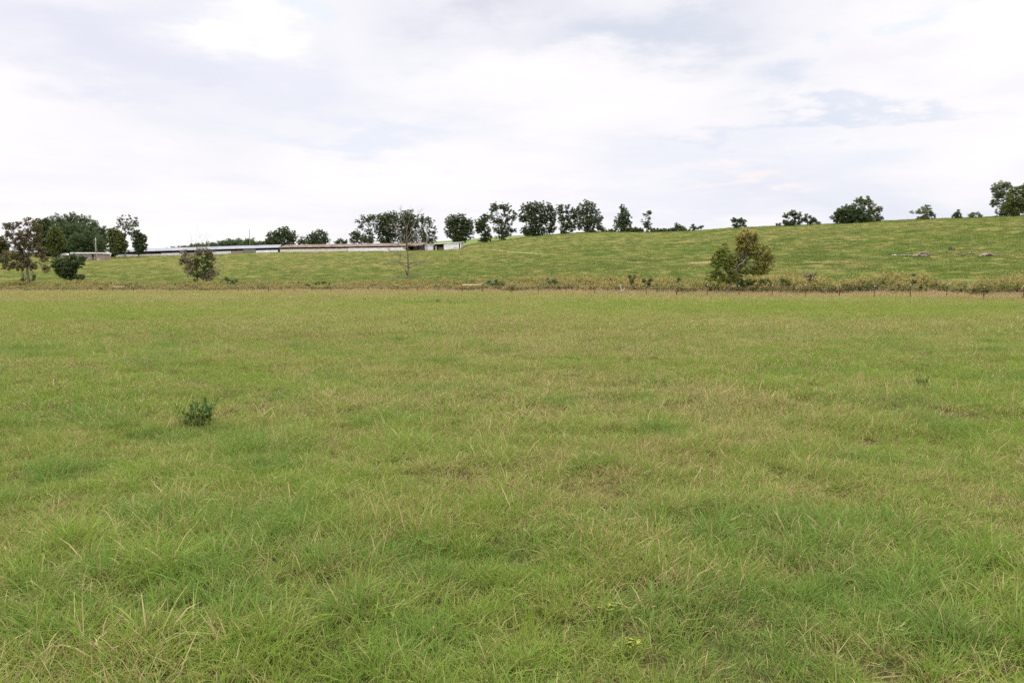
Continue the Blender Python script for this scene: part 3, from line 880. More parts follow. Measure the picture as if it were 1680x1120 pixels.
shrub('pale low bush left of the notched crest tree', 1277, 371.5, [(1278, 368, 5, 2)], Y=RY(1277), mat='light')
tree('oak_tree', 'low wide dark-green dome of leaves on the crest', 'tree', 1395, 366.5, [(1383, 350, 11, 10), (1398, 345, 14, 9), (1376, 357, 9, 8), (1395, 357, 20, 9), (1414, 352, 12, 11)], Y=RY(1395, -3), gap=.2, split=.1, mat='oak', dens=1.2)
tree('light_tree', 'pale green looser tree rising behind the wide dark dome', 'tree', 1425, 365.5, [(1419, 328, 10, 6), (1409, 333, 6, 5), (1427, 338, 8, 8), (1437, 345, 9, 8), (1430, 357, 15, 8), (1443, 358, 5, 5)], Y=RY(1425, 5), gap=.37, mat='olive')
tree('feathery_tree', 'pale feathery little tree on the crest between the dome and the conical bush', 'tree', 1517, 361, [(1521, 341, 6, 4), (1513, 347, 9, 4), (1503, 347, 7, 3), (1524, 349, 8, 5), (1518, 355, 9, 4), (1531, 355, 4, 3)], Y=RY(1517), gap=.38, mat='light', split=.12)
tree('cedar_bush', 'tiny dark conical evergreen on the crest', 'tree', 1571, 358.5, [(1573, 348, 2, 3), (1571, 352, 4, 4), (1571, 355.5, 7, 2.5)], Y=RY(1571))
tree('feathery_tree', 'pale low feathery bush-tree right of the tiny conical evergreen', 'tree', 1600, 358, [(1602, 350.5, 6, 3), (1594, 354, 6, 2.5), (1608, 354, 5, 2.5)], Y=RY(1600), mat='light', gap=.35)
tree('light_tree', 'tall loose pale tree at the far right of the crest', 'tree', 1647, 355, [(1640, 305, 11, 6), (1652, 306, 8, 6), (1634, 314, 9, 7), (1646, 320, 12, 9), (1634, 332, 7, 8), (1652, 337, 11, 8), (1644, 345, 11, 6)], Y=RY(1647, 3), mat='light', gap=.42, split=.15)
tree('olive_tree', 'dense olive-green tree partly in front of the tall pale one', 'tree', 1664, 354.5, [(1668, 314, 11, 8), (1661, 326, 12, 9), (1672, 336, 13, 11), (1653, 340, 9, 8), (1666, 347, 12, 6)], Y=RY(1664, -4), mat='olive', gap=.3, split=.15)
tree('oak_tree', 'very dark tree cut by the right edge of the view', 'tree', 1690, 353, [(1684, 312, 10, 9), (1695, 308, 14, 10), (1690, 328, 17, 14), (1692, 344, 14, 8)], Y=RY(1690, 2), gap=.25)

# --- wood and trees behind the house
wg = 'dark trees of the wood behind the low house'
for px, top, rx, d in ((98, 353, 15, 22), (119, 350, 16, 26), (138, 354, 15, 24), (155, 361, 11, 18), (168, 371, 8, 14), (85, 362, 13, 14), (130, 366, 16, 8), (108, 366, 16, 8), (150, 376, 14, 4), (94, 378, 14, 4), (125, 384, 16, 1), (164, 388, 9, 0), (78, 384, 12, 2)):
    tree('woodland_tree', 'dark green tree in the dense wood behind the low house', 'tree', px, 418, [(px, top + rx * .55, rx * .8, rx * .6), (px - rx * .3, top + rx * 1.4, rx * .9, rx), (px + rx * .35, top + rx * 2.1, rx, rx * 1.0), (px, top + rx * 3., rx * 1., rx)], Y=455 + d * 1.6, group=wg, leaf=.36, spray=1.2, per=46, gap=.15, mat='oak', dens=.9)
tree('light_tree', 'greyish green loose tree on the left shoulder of the wood', 'tree', 66, 418, [(66, 366, 7, 6), (75, 364, 6, 6), (70, 376, 10, 9), (72, 392, 11, 11), (70, 404, 10, 7)], Y=440, mat='oakair', gap=.33, leaf=.4)
tree('olive_tree', 'olive-brown rounded tree in front of the wood, left of the house', 'tree', 88, 418, [(92, 379, 8, 8), (86, 392, 9, 9), (97, 396, 9, 10), (90, 407, 10, 7)], Y=432, mat='olive', gap=.3, leaf=.4)
tree('olive_tree', 'olive-green bushy tree between the wood and the metal barn roof', 'tree', 190, 418, [(184, 382, 8, 8), (193, 386, 9, 8), (186, 397, 11, 10), (198, 400, 10, 10), (190, 409, 15, 6)], Y=447, mat='olive', gap=.25, leaf=.4)
tree('tall_tree', 'tall thin-crowned tree with bare pale limbs above the barn end', 'tree', 207, 416, [(196, 362, 8, 6), (206, 357, 8, 5), (217, 359, 7, 6), (222, 367, 7, 6), (190, 371, 6, 5), (205, 371, 12, 7), (214, 380, 8, 6), (203, 388, 4, 8)], Y=452, mat='oakair', gap=.62, split=.45, bark='palebark', leaf=.25, spray=.6, dens=.8, grow=1.05, fill=False)
tree('oak_tree', 'small dark tree at the right foot of the tall thin-crowned tree', 'tree', 229, 416, [(224, 384, 7, 6), (232, 391, 7, 8), (224, 398, 8, 8), (236, 404, 6, 6), (228, 407, 9, 5)], Y=447, gap=.34, leaf=.35)
tree('rusty_tree', 'brownish olive thicket at the far left edge behind the reddish tree', 'tree', -2, 421, [(0, 396, 9, 8), (-8, 402, 12, 10), (6, 404, 7, 7), (0, 415, 12, 8), (-20, 405, 14, 14)], Y=400, mat='rusty', gap=.2, leaf=.4)
shrub('dark bush low in the meadow at the left edge', 4, 432, [(3, 426, 9, 5), (-8, 425, 10, 6)], mat='oak', leaf=.3, spray=.6)

# --- single trees just behind the fence
tree('reddish_tree', 'big loose tree with reddish-brown leaves at the left, leaves sprouting low on its trunk', 'tree', 48, 466,
     [(17, 372, 9, 7, .3), (30, 369, 6, 5, .4), (47, 366, 9, 8, .8), (60, 372, 6, 7, .3), (14, 386, 8, 6, .2), (38, 385, 11, 10, .8), (54, 388, 12, 11, .5), (30, 400, 14, 9, .6), (48, 404, 15, 10, .4), (18, 420, 13, 8, .8), (38, 420, 11, 9, .3), (66, 412, 10, 9, .6), (72, 424, 6, 7, .9),
      (14, 436, 10, 6, .8), (27, 438, 6, 5, .5), (41, 434, 9, 8, .5), (75, 441, 5, 6, .7), (54, 436, 5, 6, .6), (39, 458, 5, 3.5, .1), (55, 456, 4, 4, .1)],
     mat='rusty', gap=.36, leaf=.27, spray=.6, dens=1., trunk_r=.34, fork=(47, 425), per=32)
tree('dark_tree', 'small dense dark-green tree with a leaning crown in front of the low house', 'tree', 117, 466,
     [(100, 430, 13, 8), (93, 434, 8, 5), (112, 440, 15, 10), (125, 432, 12, 9), (110, 450, 12, 7), (120, 424, 8, 6), (130, 455, 8, 4.5), (98, 446, 8, 5), (135, 425, 6, 5)],
     mat='oak', gap=.2, leaf=.24, spray=.5, dens=1.3, trunk_r=.22, fork=(116, 452), per=32)
tree('vine_covered_tree', 'half-dead tree wrapped in green vines and brown twigs, before the metal-roofed barn', 'tree', 324, 465,
     [(324, 430, 6, 16, 0), (338, 432, 10, 13, 0), (323, 452, 5, 10, 0), (333, 448, 7, 9, 0), (342, 420, 6, 6, 0)], mat='vine', gap=.50, leaf=.16, spray=.38, dens=1.0, trunk_r=.22, fork=(323, 435), split=.4)
vt = bpy.data.objects['vine_covered_tree']


def twiggy(parent, name, o, starts, n, L, r, mat, droop=.0, spread=.9, up=.35, levels=2):
    """fine bare branching twigs from the given start points (local coordinates)"""
    b = MB()
    def grow(p, d, L, r, lev):
        pts = [p]; q = np.array(p, float); dd = np.array(d, float)
        for k in range(4):
            dd = dd + RNG.normal(0, .16, 3) + np.array([0, 0, up * .12 - droop * .15]); dd /= np.linalg.norm(dd); q = q + dd * L / 4; pts.append(q.copy())
        b.tube(pts, np.linspace(r, r * .35, 5), 4 if lev < 2 else 3)
        if lev < levels:
            for k in range(n[min(lev + 1, len(n) - 1)]):
                i = RNG.integers(1, 5); v = RNG.normal(0, 1, 3); v = v - v.dot(dd) * dd; v /= np.linalg.norm(v)
                nd = dd * .75 + v * spread * .8; nd /= np.linalg.norm(nd)
                grow(pts[i], nd, L * RNG.uniform(.45, .7), r * .5, lev + 1)
    for s, d in starts:
        for k in range(n[0]):
            v = np.array(d, float) + RNG.normal(0, .28, 3); v /= np.linalg.norm(v)
            grow(np.array(s, float), v, L * RNG.uniform(.7, 1.2), r, 0)
    return b.build(name, M[mat], parent, True)


def tufts(parent, name, px_clumps, Y, o, mat, leaf, spray, dens, gap=.3, per=20):
    cs, rs_, ct, tn = [], [], [], []; k = Y / F
    for c in px_clumps:
        w = world(c[0], c[1], Y) - o; rx, rz = c[2] * k, c[3] * k
        ns = max(4, int(rx * rz / spray ** 2 * 2.6 * dens)); dd = RNG.normal(0, 1, (ns, 3)); dd /= np.linalg.norm(dd, axis=1)[:, None]
        C = w + dd * (RNG.random(ns) ** .42)[:, None] * np.array([rx, rx * .85, rz]); C = C[fbm(C[:, 0] / spray / 2, C[:, 2] / spray / 2, 3, 2) > gap]
        C = C[C[:, 2] > .1]
        cs.append(C); rs_.append(spray * RNG.uniform(.5, 1.1, len(C))); ct.append((per * RNG.uniform(.5, 1.2, len(C))).astype(int) + 2); tn.append(np.full(len(C), .5))
    V, Qd, rnd, tone = leaf_cloud(np.vstack(cs), np.concatenate(rs_), np.concatenate(ct), leaf, np.concatenate(tn))
    return link(bpy.data.objects.new(name, mesh_np(name, V, Qd, {'rnd': rnd, 'tone': tone}, M[mat])), parent)


vo = np.array(vt.location); vY = vo[1]; kk = vY / F
tufts(vt, 'dry_twigs', [(352, 446, 9, 9), (338, 458, 14, 5), (348, 424, 7, 9), (312, 450, 8, 5), (306, 424, 11, 9), (310, 440, 11, 9), (301, 414, 7, 6), (328, 412, 9, 7), (344, 448, 9, 7), (350, 455, 8, 6), (346, 414, 6, 6), (316, 432, 12, 12), (302, 430, 9, 10), (336, 452, 12, 9), (332, 412, 12, 7)], vY, vo, 'dry', .20, .45, 1.7, .30, 20)
twiggy(vt, 'bare_twigs', vo, [((0, 0, 60 * kk * .5), (0, 0, 1)), ((0, 0, 40 * kk), (.3, 0, 1)), ((-.5, 0, 25 * kk), (-.8, .1, .6)), ((1.5, 0, 12 * kk), (.7, 0, .5))], (3, 3, 4), 34 * kk, .045, 'bark')

# bare dead tree
dx, dY, dz = ground_at(669, 465.5); dk = dY / F; do = np.array([dx, dY, dz])
dt = empty('dead_tree', (dx, dY, dz), 'bare grey dead tree with fine twigs, in front of the rusty barn', 'tree')
def L_(px, py, dy=0.): return world(px, py, dY) - do + np.array([0, dy, 0])
b = MB(); b.tube([(0, 0, -.4), (0, 0, 0), L_(670, 440), L_(669, 420), L_(668, 400), L_(667, 384), L_(668, 368)], [.30, .24, .20, .16, .13, .10, .06], 8); b.tube([L_(669, 452), L_(666, 444, -.3), L_(665, 440, -.4)], [.2, .16, .05], 6)
b.build('trunk', M['bark'], dt, True)
b = MB(); tips = []
for pts, r in (([(669, 435), (677, 431.5), (690, 430), (706, 430)], .13), ([(669, 440), (680, 436), (690, 434)], .09), ([(669, 432), (658, 431), (640, 430)], .10), ([(669, 437), (660, 434), (655, 431), (657, 424)], .10),
               ([(669, 424), (660, 420), (648, 415), (640, 412)], .10), ([(669, 418), (680, 414), (690, 413)], .09), ([(668, 410), (660, 405), (652, 402)], .1), ([(668, 404), (664, 392), (657, 380), (646, 366)], .14), ([(668, 400), (660, 388), (650, 380), (640, 374)], .10),
               ([(668, 392), (674, 380), (680, 366), (686, 354)], .12), ([(668, 396), (676, 388), (686, 380), (697, 374)], .1), ([(668, 384), (665, 370), (661, 356), (658, 347)], .11), ([(668, 376), (671, 362), (674, 349)], .1), ([(668, 404), (680, 399), (694, 398)], .09), ([(669, 455), (660, 456), (656, 455)], .07), ([(669, 458), (677, 454), (681, 453)], .06)):
    yy = RNG.normal(0, 1.2)
    P3 = [L_(p[0], p[1], yy * i / 3.) for i, p in enumerate(pts)]
    b.m = 1 if pts[-1][1] < 400 else 0
    b.tube(P3, np.linspace(r, r * .3, len(P3)) * .9, 6); tips.append((P3, r))
b.build('limbs', [M['bark'], M['deadwood']], dt, True)
st = []
for P3, r in tips:
    for i in range(1, len(P3)):
        d = P3[i] - P3[i - 1]; d /= np.linalg.norm(d); st.append((P3[i] * .6 + P3[i - 1] * .4, d + (0, 0, .3))); st.append((P3[i], d))
twiggy(dt, 'twigs', do, st, (2, 3, 3), 1.15, .024, 'deadwood', spread=.8, up=.5)
tufts(dt, 'dry_leaves', [(664, 397, 12, 6), (676, 402, 12, 6), (668, 408, 10, 5)], dY, do, 'dry', .13, .35, .7, .35, 12)

# leaning autumn tree
lt = tree('leaning_tree', 'leaning tree with green, yellow and orange autumn leaves and a pale slanting limb', 'tree', 1192, 468,
     [(1180, 412, 9, 9, .22), (1188, 404, 8, 7, .25), (1176, 430, 11, 13, .02), (1190, 425, 12, 13, 0), (1172, 446, 10, 10, .05), (1188, 448, 13, 11, 0), (1180, 458, 10, 6, 0), (1203, 446, 10, 11, 0), (1205, 425, 9, 12, .1),
      (1226, 384, 12, 9, 1.), (1217, 392, 11, 10, .95), (1238, 388, 8, 9, .9), (1226, 404, 14, 10, .65), (1212, 411, 9, 9, .5), (1233, 418, 14, 11, .3), (1224, 432, 13, 11, .15), (1255, 412, 11, 9, .6), (1264, 424, 10, 10, .7), (1250, 430, 13, 11, .45), (1259, 440, 11, 8, .6), (1238, 443, 12, 7, .2), (1213, 445, 8, 8, .1), (1196, 458, 9, 6, .02), (1206, 460, 8, 5, .05), (1216, 400, 11, 9, .8), (1240, 402, 11, 9, .75), (1246, 420, 11, 10, .5), (1200, 436, 11, 12, .05), (1168, 456, 9, 6, .05), (1228, 448, 13, 6, .25), (1246, 447, 10, 5, .4), (1210, 454, 10, 6, .1)],
     mat='lean', bark='bark', grow=1.02, gap=.40, leaf=.15, spray=.33, dens=1.15, Y=float(np.interp((1192 - CX) / F, TT, tYf)) + 6.5, trunk_r=.15, fork=(1212, 437), per=30)
lo = np.array(lt.location); lY = lo[1] - 1.35
b = MB(); b.tube([world(1202, 446, lY) - lo, world(1208, 441.5, lY) - lo, world(1213, 434, lY) - lo, world(1220, 430, lY + .2) - lo, world(1223, 423, lY + .7) - lo], [.07, .065, .055, .045, .025], 8)
b.tube([world(1208, 449, lY) - lo, world(1218, 451, lY) - lo, world(1226, 452, lY) - lo], [.05, .045, .03], 6)
b.build('bare_limb', M['deadwood'], lt, True)

# --- bushes in the weed band
for args in (
        ('low green shrubs at the foot of the leaning autumn tree', 1222, 472, [(1215, 464, 9, 6), (1230, 463, 9, 7), (1224, 468, 10, 5)], 'vine'),
        ('rounded green bush right of the leaning autumn tree', 1256, 472, [(1254, 462, 8, 7), (1262, 466, 8, 6)], 'olive'),
        ('grey-brown seeding shrub in the yellow weeds', 1331, 468, [(1326, 452, 7, 3), (1335, 453, 6, 3), (1330, 459, 3, 6)], 'dry'),
        ('fresh green bush poking out of the weeds in front of a wooden post', 1112, 480, [(1115, 457, 3, 4), (1110, 467, 7, 6), (1114, 473, 8, 5)], 'vine'),
        ('dark forked shrub standing above the weeds near the white stake', 1037, 470, [(1032, 455, 4, 4), (1041, 453, 5, 4), (1036, 462, 4, 5)], 'olive'),
        ('brownish green shrub just right of the white stake', 1064, 468, [(1060, 461, 6, 4), (1067, 459, 5, 4), (1064, 466, 7, 4)], 'rusty'),
        ('yellow-green bush behind the fence right of the H-shaped brace', 806, 470, [(803, 462, 5, 5), (809, 466, 6, 4)], 'light'),
        ('dark green bush in the weeds beside the yellow-green one', 818, 471, [(814, 464, 5, 5), (822, 466, 6, 4)], 'vine'),
        ('bright green low bush at the foot of the vine-covered tree', 378, 464, [(372, 458, 7, 4), (384, 461, 8, 3.5)], 'vine'),
        ('upright brown-green shrub in the weeds below the barn', 541, 475, [(541, 465, 2.5, 4), (539, 470, 4, 4)], 'olive'),
        ('bushy yellow weed shrub with a dark foot below the ridge row', 905, 472, [(900, 459, 6, 5), (910, 462, 7, 5)], 'light'),
        ('dark green shrub among the golden weeds', 1418, 470, [(1414, 464, 6, 5), (1424, 466, 6, 5)], 'olive'),
        ('slender dark weed shrub under the driftwood piles', 1500, 470, [(1499, 453, 3, 5), (1500, 462, 2.5, 5)], 'rusty'),
        ('low green bush beside the bushy leaning tree base', 1290, 470, [(1284, 461, 5, 5), (1292, 464, 6, 4)], 'vine')):
    shrub(args[0], args[1], args[2], args[3], Y=float(np.interp((args[1] - CX) / F, TT, tYf)) + RNG.uniform(6, 13), mat=args[4], leaf=.12, spray=.30, gap=.42, grow=1.0)

# ------------------------------------------------------------------ barns, shed, house
def frame_line(a, b):
    a = np.array(a); b = np.array(b); d = b - a; L = math.hypot(d[0], d[1]); return a, L, math.atan2(d[1], d[0]), d[2] / L


def longbarn(name, label, A, B, W, eave, rise, roofm, wallm, posts, over=.6, segs=(), backm='darkwood', endopen=True):
    a, L, rz, sl = frame_line(A, B)
    e = empty(name, tuple(a), label, 'barn' if 'barn' in name else 'shed', None, rz)
    zz = lambda x: sl * x
    # roof: two slopes as one thin folded solid
    b = MB(); t = .09
    prof = [(-over, eave - .12), (W / 2, eave + rise), (W + over, eave - .12), (W + over, eave - .12 - t), (W / 2, eave + rise - t), (-over, eave - .12 - t)]
    n = max(2, int(L / 6))
    for i in range(n):
        x0, x1 = -over + (L + 2 * over) * i / n, -over + (L + 2 * over) * (i + 1) / n - .01
        b.prism([(x0, y, z + zz(x0)) for y, z in prof], [(x1, y, z + zz(x1)) for y, z in prof])
    b.build('roof', M[roofm], e)
    b = MB()                                                  # back wall and ends
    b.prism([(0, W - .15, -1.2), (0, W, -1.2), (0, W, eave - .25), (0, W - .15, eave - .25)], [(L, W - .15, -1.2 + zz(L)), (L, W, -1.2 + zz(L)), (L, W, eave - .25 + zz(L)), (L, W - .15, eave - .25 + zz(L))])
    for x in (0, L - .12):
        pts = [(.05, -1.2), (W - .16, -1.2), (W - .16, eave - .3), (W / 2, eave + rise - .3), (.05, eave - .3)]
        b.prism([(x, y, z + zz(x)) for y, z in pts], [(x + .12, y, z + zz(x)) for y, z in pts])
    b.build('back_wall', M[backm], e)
    o0 = None
    for i in range(posts):
        x = L * i / (posts - 1)
        if o0 is None:
            b = MB(); b.box((0, 0, (eave - .3) / 2 - .4), (.09, .09, (eave - .3) / 2 + .4)); o0 = b.build('post', M['darkwood'], e); o = o0
        else:
            o = o0.copy(); link(o, e)
        o.location = (x, .22, zz(x) - .02)
    for (f0_, f1, z0, z1, mm, nm) in segs:
        x0, x1 = f0_ * L, f1 * L; b = MB()
        b.prism([(x0, -.02, z0 + zz(x0)), (x0, .06, z0 + zz(x0)), (x0, .06, z1 + zz(x0)), (x0, -.02, z1 + zz(x0))], [(x1, -.02, z0 + zz(x1)), (x1, .06, z0 + zz(x1)), (x1, .06, z1 + zz(x1)), (x1, -.02, z1 + zz(x1))])
        b.build(nm, M[mm], e)
    return e


A = ground_at(182, 421.6); Bm = ground_at(456, 413.8)
Aend = np.array(A); Bmid = np.array(Bm)
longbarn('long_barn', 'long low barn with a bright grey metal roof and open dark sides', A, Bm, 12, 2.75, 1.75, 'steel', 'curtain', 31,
         segs=[(.02, .13, -1, 1.25, 'curtain', 'side_curtain'), (.132, .30, -1, 1.05, 'cream', 'side_curtain'), (.302, .44, -1, 1.3, 'curtain', 'side_curtain'), (.442, .452, -1, 1.4, 'darkwood', 'gate_panel'), (.455, .52, -1, 1.2, 'brick', 'brick_wall'), (.522, .60, -1, 1.35, 'cream', 'side_curtain'), (.602, .72, -1, 1.4, 'curtain', 'side_curtain'), (.722, .792, -1, 1.45, 'brick', 'brick_wall'),
               (.794, .866, -1, 2.4, 'greyboard', 'board_wall'), (.868, 1.0, -1, 1.35, 'whitepaint', 'side_curtain')])
gap_x = (np.array(ground_at(688, 411)) - Bmid)
Cend = np.array(ground_at(690, 411))
off = (Cend - Bmid) / np.linalg.norm(Cend - Bmid)
longbarn('long_barn', 'long low barn with a rusted brown roof and a pale side wall', tuple(Bmid + off * 1.5), tuple(Cend), 12, 2.7, 1.65, 'rust', 'cream', 27, segs=[(0, .5, -.1, 1.65, 'cream', 'side_wall'), (.502, .9, -.1, 1.8, 'whitepaint', 'side_wall'), (0, .99, -1.2, -.105, 'reddirt', 'foundation')])
sA = np.array(ground_at(688.5, 410.6)); sB = np.array(ground_at(757, 410.3)); sB[1] = sA[1] - 4; sB[0] = (757 - CX) / (F * cp + 100 * sp) * sB[1]; sB[2] = float(terrain(sB[0], sB[1]))
sA[1] -= 2.5; sA[0] = (689 - CX) / (F * cp + 100 * sp) * sA[1]; sA[2] = float(terrain(sA[0], sA[1]))
a, L, rz, sl = frame_line(sA, sB)
sh_ = empty('white_shed', tuple(a), 'low white-painted shed with an open bay, joined to the end of the rusty barn', 'shed', None, rz)
zz = lambda x: sl * x
H = 3.0
def wallseg(x0, x1, z0, z1, mm, nm, y0=0, y1=.15):
    b = MB(); b.prism([(x0, y0, z0 + zz(x0)), (x0, y1, z0 + zz(x0)), (x0, y1, z1 + zz(x0)), (x0, y0, z1 + zz(x0))], [(x1, y0, z0 + zz(x1)), (x1, y1, z0 + zz(x1)), (x1, y1, z1 + zz(x1)), (x1, y0, z1 + zz(x1))]); return b.build(nm, M[mm], sh_)
wallseg(0, L * .34, -1, H - .35, 'whitepaint', 'front_wall'); wallseg(L * .58, L * .945, -1, H - .1, 'whitepaint', 'front_wall')
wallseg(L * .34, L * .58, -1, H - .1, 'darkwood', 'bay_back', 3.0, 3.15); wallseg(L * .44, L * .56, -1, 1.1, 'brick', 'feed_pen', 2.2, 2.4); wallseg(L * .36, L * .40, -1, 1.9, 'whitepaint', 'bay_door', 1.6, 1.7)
wallseg(L * .975, L, -1, H - .1, 'whitepaint', 'end_post', -.1, .2); wallseg(L * .945, L * .974, 0, H - .4, 'darkwood', 'doorway', .3, .4); wallseg(0, L, -1, H - .3, 'whitepaint', 'back_wall', 5.8, 6.0)
wallseg(L * .80, L * .93, .35, .52, 'darkwood', 'feed_slot', -.02, -.004)
for x in (.325, .57):
    wallseg(L * x, L * x + .2, -1, H - .36, 'darkwood', 'post', -.25, -.05)
b = MB()
for x0, x1, h in ((-.3, L * .34 - .01, H - .35), (L * .34, L + .3, H - .1)):
    pr = [(-.5, h + .002), (6.3, h + .5), (6.3, h + .62), (-.5, h + .32)]
    b.prism([(x0, y, z + zz(x0)) for y, z in pr], [(x1, y, z + zz(x1)) for y, z in pr])
b.build('roof', M['whitepaint'], sh_)

# house
hx, hY, hz = ground_at(147, 426.5); hk = hY / F
ho = np.array([hx, hY, hz]); Lh = 30 * hk
hA = np.array(world(118, 426, hY)) - ho; hW = 50 * hk; x0 = hA[0]
he = empty('low_house', (hx, hY, hz), 'low pink-brick house with a flat white roof and shady porch', 'house')
Hh = 3.2
def hb(nm, mm, c, h, parent=he):
    b = MB(); b.box(c, h); return b.build(nm, M[mm], parent)
hb('wall', 'brick', (x0 + hW * .31, 4, Hh / 2 - .5), (hW * .31, 4, Hh / 2 + .5)); hb('wall', 'brick', (x0 + hW * .915, 4, Hh / 2 - .5), (hW * .085, 4, Hh / 2 + .5))
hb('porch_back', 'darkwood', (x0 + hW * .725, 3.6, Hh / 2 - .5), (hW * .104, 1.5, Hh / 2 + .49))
hb('porch_floor', 'greyboard', (x0 + hW * .725, 1.0, -.25), (hW * .103, 1.05, .6))
hb('roof', 'whitepaint', (x0 + hW * .5, 4, Hh + .28), (hW * .5 + .5, 4.7, .28))
for f in (.14, .36, .52):
    w = hb('window', 'cream', (x0 + hW * f, -.03, 1.75), (.62, .027, .62)); hb('pane', 'glass', (x0 + hW * f, -.07, 1.75), (.52, .012, .52), w)
d = hb('door', 'cream', (x0 + hW * .70, 2.06, 1.4), (.5, .03, 1.05)); hb('handle', 'darkwood', (x0 + hW * .70 + .38, 2.0, 1.4), (.04, .03, .04), d)
for f in (.635, .725, .82): hb('porch_post', 'cream', (x0 + hW * f, .12, 1.73), (.07, .07, 1.44))
hb('railing', 'cream', (x0 + hW * .725, .12, 1.15), (hW * .092, .03, .05))
for i in range(5): hb('step', 'cream', (x0 + hW * .86 + i * .32, -.55, .22 - i * .16), (.16, .5, .35))
b = MB(); b.prism([(x0 + hW * .60, -.3, .65), (x0 + hW * .60, -.22, .65), (x0 + hW * .60, -.22, .82), (x0 + hW * .60, -.3, .82)], [(x0 + hW * .40, -.3, -.75), (x0 + hW * .40, -.22, -.75), (x0 + hW * .40, -.22, -.58), (x0 + hW * .40, -.3, -.58)]); b.build('ramp_rail', M['cream'], he)

# white farm trailer partly behind the dark tree
tx, tY, tz = ground_at(107, 425)
te = empty('farm_trailer', (tx, tY, tz), 'small white farm trailer with a domed top, half hidden behind the small dark tree', 'trailer')
b = MB(); n = 10
pf = [(2.3 * math.cos(math.pi * i / n), 1.9 + 1.1 * math.sin(math.pi * i / n)) for i in range(n + 1)] + [(-2.3, .7), (2.3, .7)]
b.prism([(x, -1, z) for x, z in pf], [(x, 1, z) for x, z in pf]); b.build('body', M['whitepaint'], te)
b = MB(); b.box((0, -1.02, 1.75), (2.25, .015, .14)); b.box((0, -1.02, 1.15), (2.25, .015, .12)); b.build('side_slot', M['darkwood'], te)
for sx_ in (-1.1, 1.1):
    b = MB(); b.tube([(0, -1.15, 0), (0, -.9, 0)], .38, 14); o = b.build('wheel', M['rubber'], te); o.location = (sx_, 0, .38)
b = MB(); b.tube([(2.3, 0, .8), (3.5, 0, .6)], .06, 6); b.build('drawbar', M['darkwood'], te)
ox, oY, oz = ground_at(115, 427); b = MB(); b.tube([(0, 0, -.1), (0, 0, .1), (-.1, 0, 1.0), (-.3, 0, 2.2), (-.45, 0, 2.3)], [.42, .45, .45, .42, .3], 12)
o = b.build('feed_bin', M['orange'], None, True); o.location = (ox, oY, oz); tag(o, 'upright orange feed bin beside the white trailer', 'feed bin')


# poles
def pole(label, px, top, base, r, Y=None, arm=None, mat='palebark', cat='utility pole', name='utility_pole', dY=0):
    x, y, z = ground_at(px, base) if Y is None else at_depth(px, Y)
    h = float(world(px, top, y)[2] - z)
    e = empty(name, (x, y, z), label, cat)
    b = MB(); b.tube([(0, 0, -.5), (0, 0, h * .5), (0, 0, h)], [r * 1.2, r, r * .8], 8); b.build('pole', M[mat], e, True)
    if arm:
        b = MB(); b.box((0, -r - .05, h - arm[1]), (arm[0], .05, .06)); c = b.build('crossarm', M[mat], e)
        for sx_ in (-.85, 0, .85):
            b = MB(); b.tube([(sx_ * arm[0], -r - .05, h - arm[1] + .06), (sx_ * arm[0], -r - .05, h - arm[1] + .25)], [.05, .035], 6); b.build('insulator', M['whitepaint'], c)
    return e
p = pole('pale utility pole with ivy on it rising over the low house roof', 158, 390, 427.5, .22, arm=(.9, 1.0))
po = np.array(p.location); tufts(p, 'ivy', [(158, 396, 1.8, 4), (157, 403, 2.2, 3), (158.5, 410, 1.6, 4)], po[1], po, 'light', .2, .35, .9, .2, 14)
pole('tall thin grey mast behind the metal barn roof', 411, 376, 404, .20, Y=by + 25, mat='greyboard', cat='mast', name='mast')
pole('wooden utility pole in front of the white shed, with a crossarm', 701, 370, 411.3, .17, arm=(1.1, 1.6), Y=sA[1] - 6)
pole('short pale pole above the junction of barn and white shed', 686.5, 384, 404, .14, Y=sA[1] + 9, name='short_pole', cat='pole')

# ------------------------------------------------------------------ driftwood piles, rock, track and dirt
def woodpile(label, px, py, pieces, mat='deadwood', name='log_pile'):
    x, y, z = ground_at(px, py); o0 = np.array([x, y, z]); k = y / F
    b = MB()
    for pts, r in pieces:
        P3 = []
        for i, (u, v) in enumerate(pts):
            P3.append(np.array([(u - px) * k, RNG.normal(0, .4), max(.05, (py - v) * k * .8)]))
        b.tube(P3, np.linspace(r, r * .4, len(P3)) * .68, 7)
    o = b.build(name, M[mat], None, True); o.location = (x, y, z)
    tag(o, label, 'log pile'); return o
woodpile('grey uprooted log pile with a dark upright stump, first on the hillside', 1488, 420.3, [([(1476, 419.6), (1484, 418.6), (1496, 419.4)], .35), ([(1489, 420), (1489.3, 416), (1489.6, 413.6)], .38), ([(1480, 420), (1492, 418)], .3), ([(1466, 419), (1476, 419.5)], .15)])
woodpile('largest driftwood pile with crossing brown trunks on the hillside', 1511, 421.5, [([(1497, 421), (1507, 418), (1520, 417.6), (1528, 417.8)], .42), ([(1500, 420), (1512, 419), (1524, 420.4)], .32), ([(1504, 418), (1512, 412.5), (1519, 410.5), (1521, 416)], .25), ([(1511, 417), (1516, 413), (1520, 412.6)], .22), ([(1498, 419.7), (1505, 421)], .28), ([(1513, 419), (1519, 422)], .25)])
woodpile('arched grey branch lying on the hillside between two log piles', 1583, 420.3, [([(1571, 415), (1578, 417.5), (1581, 419.4)], .2), ([(1578, 419.2), (1586, 414.6), (1592, 413.3), (1598, 415.2), (1600, 417)], .2), ([(1577, 419.7), (1584, 419)], .3)], name='fallen_branch')['category'] = 'branch'
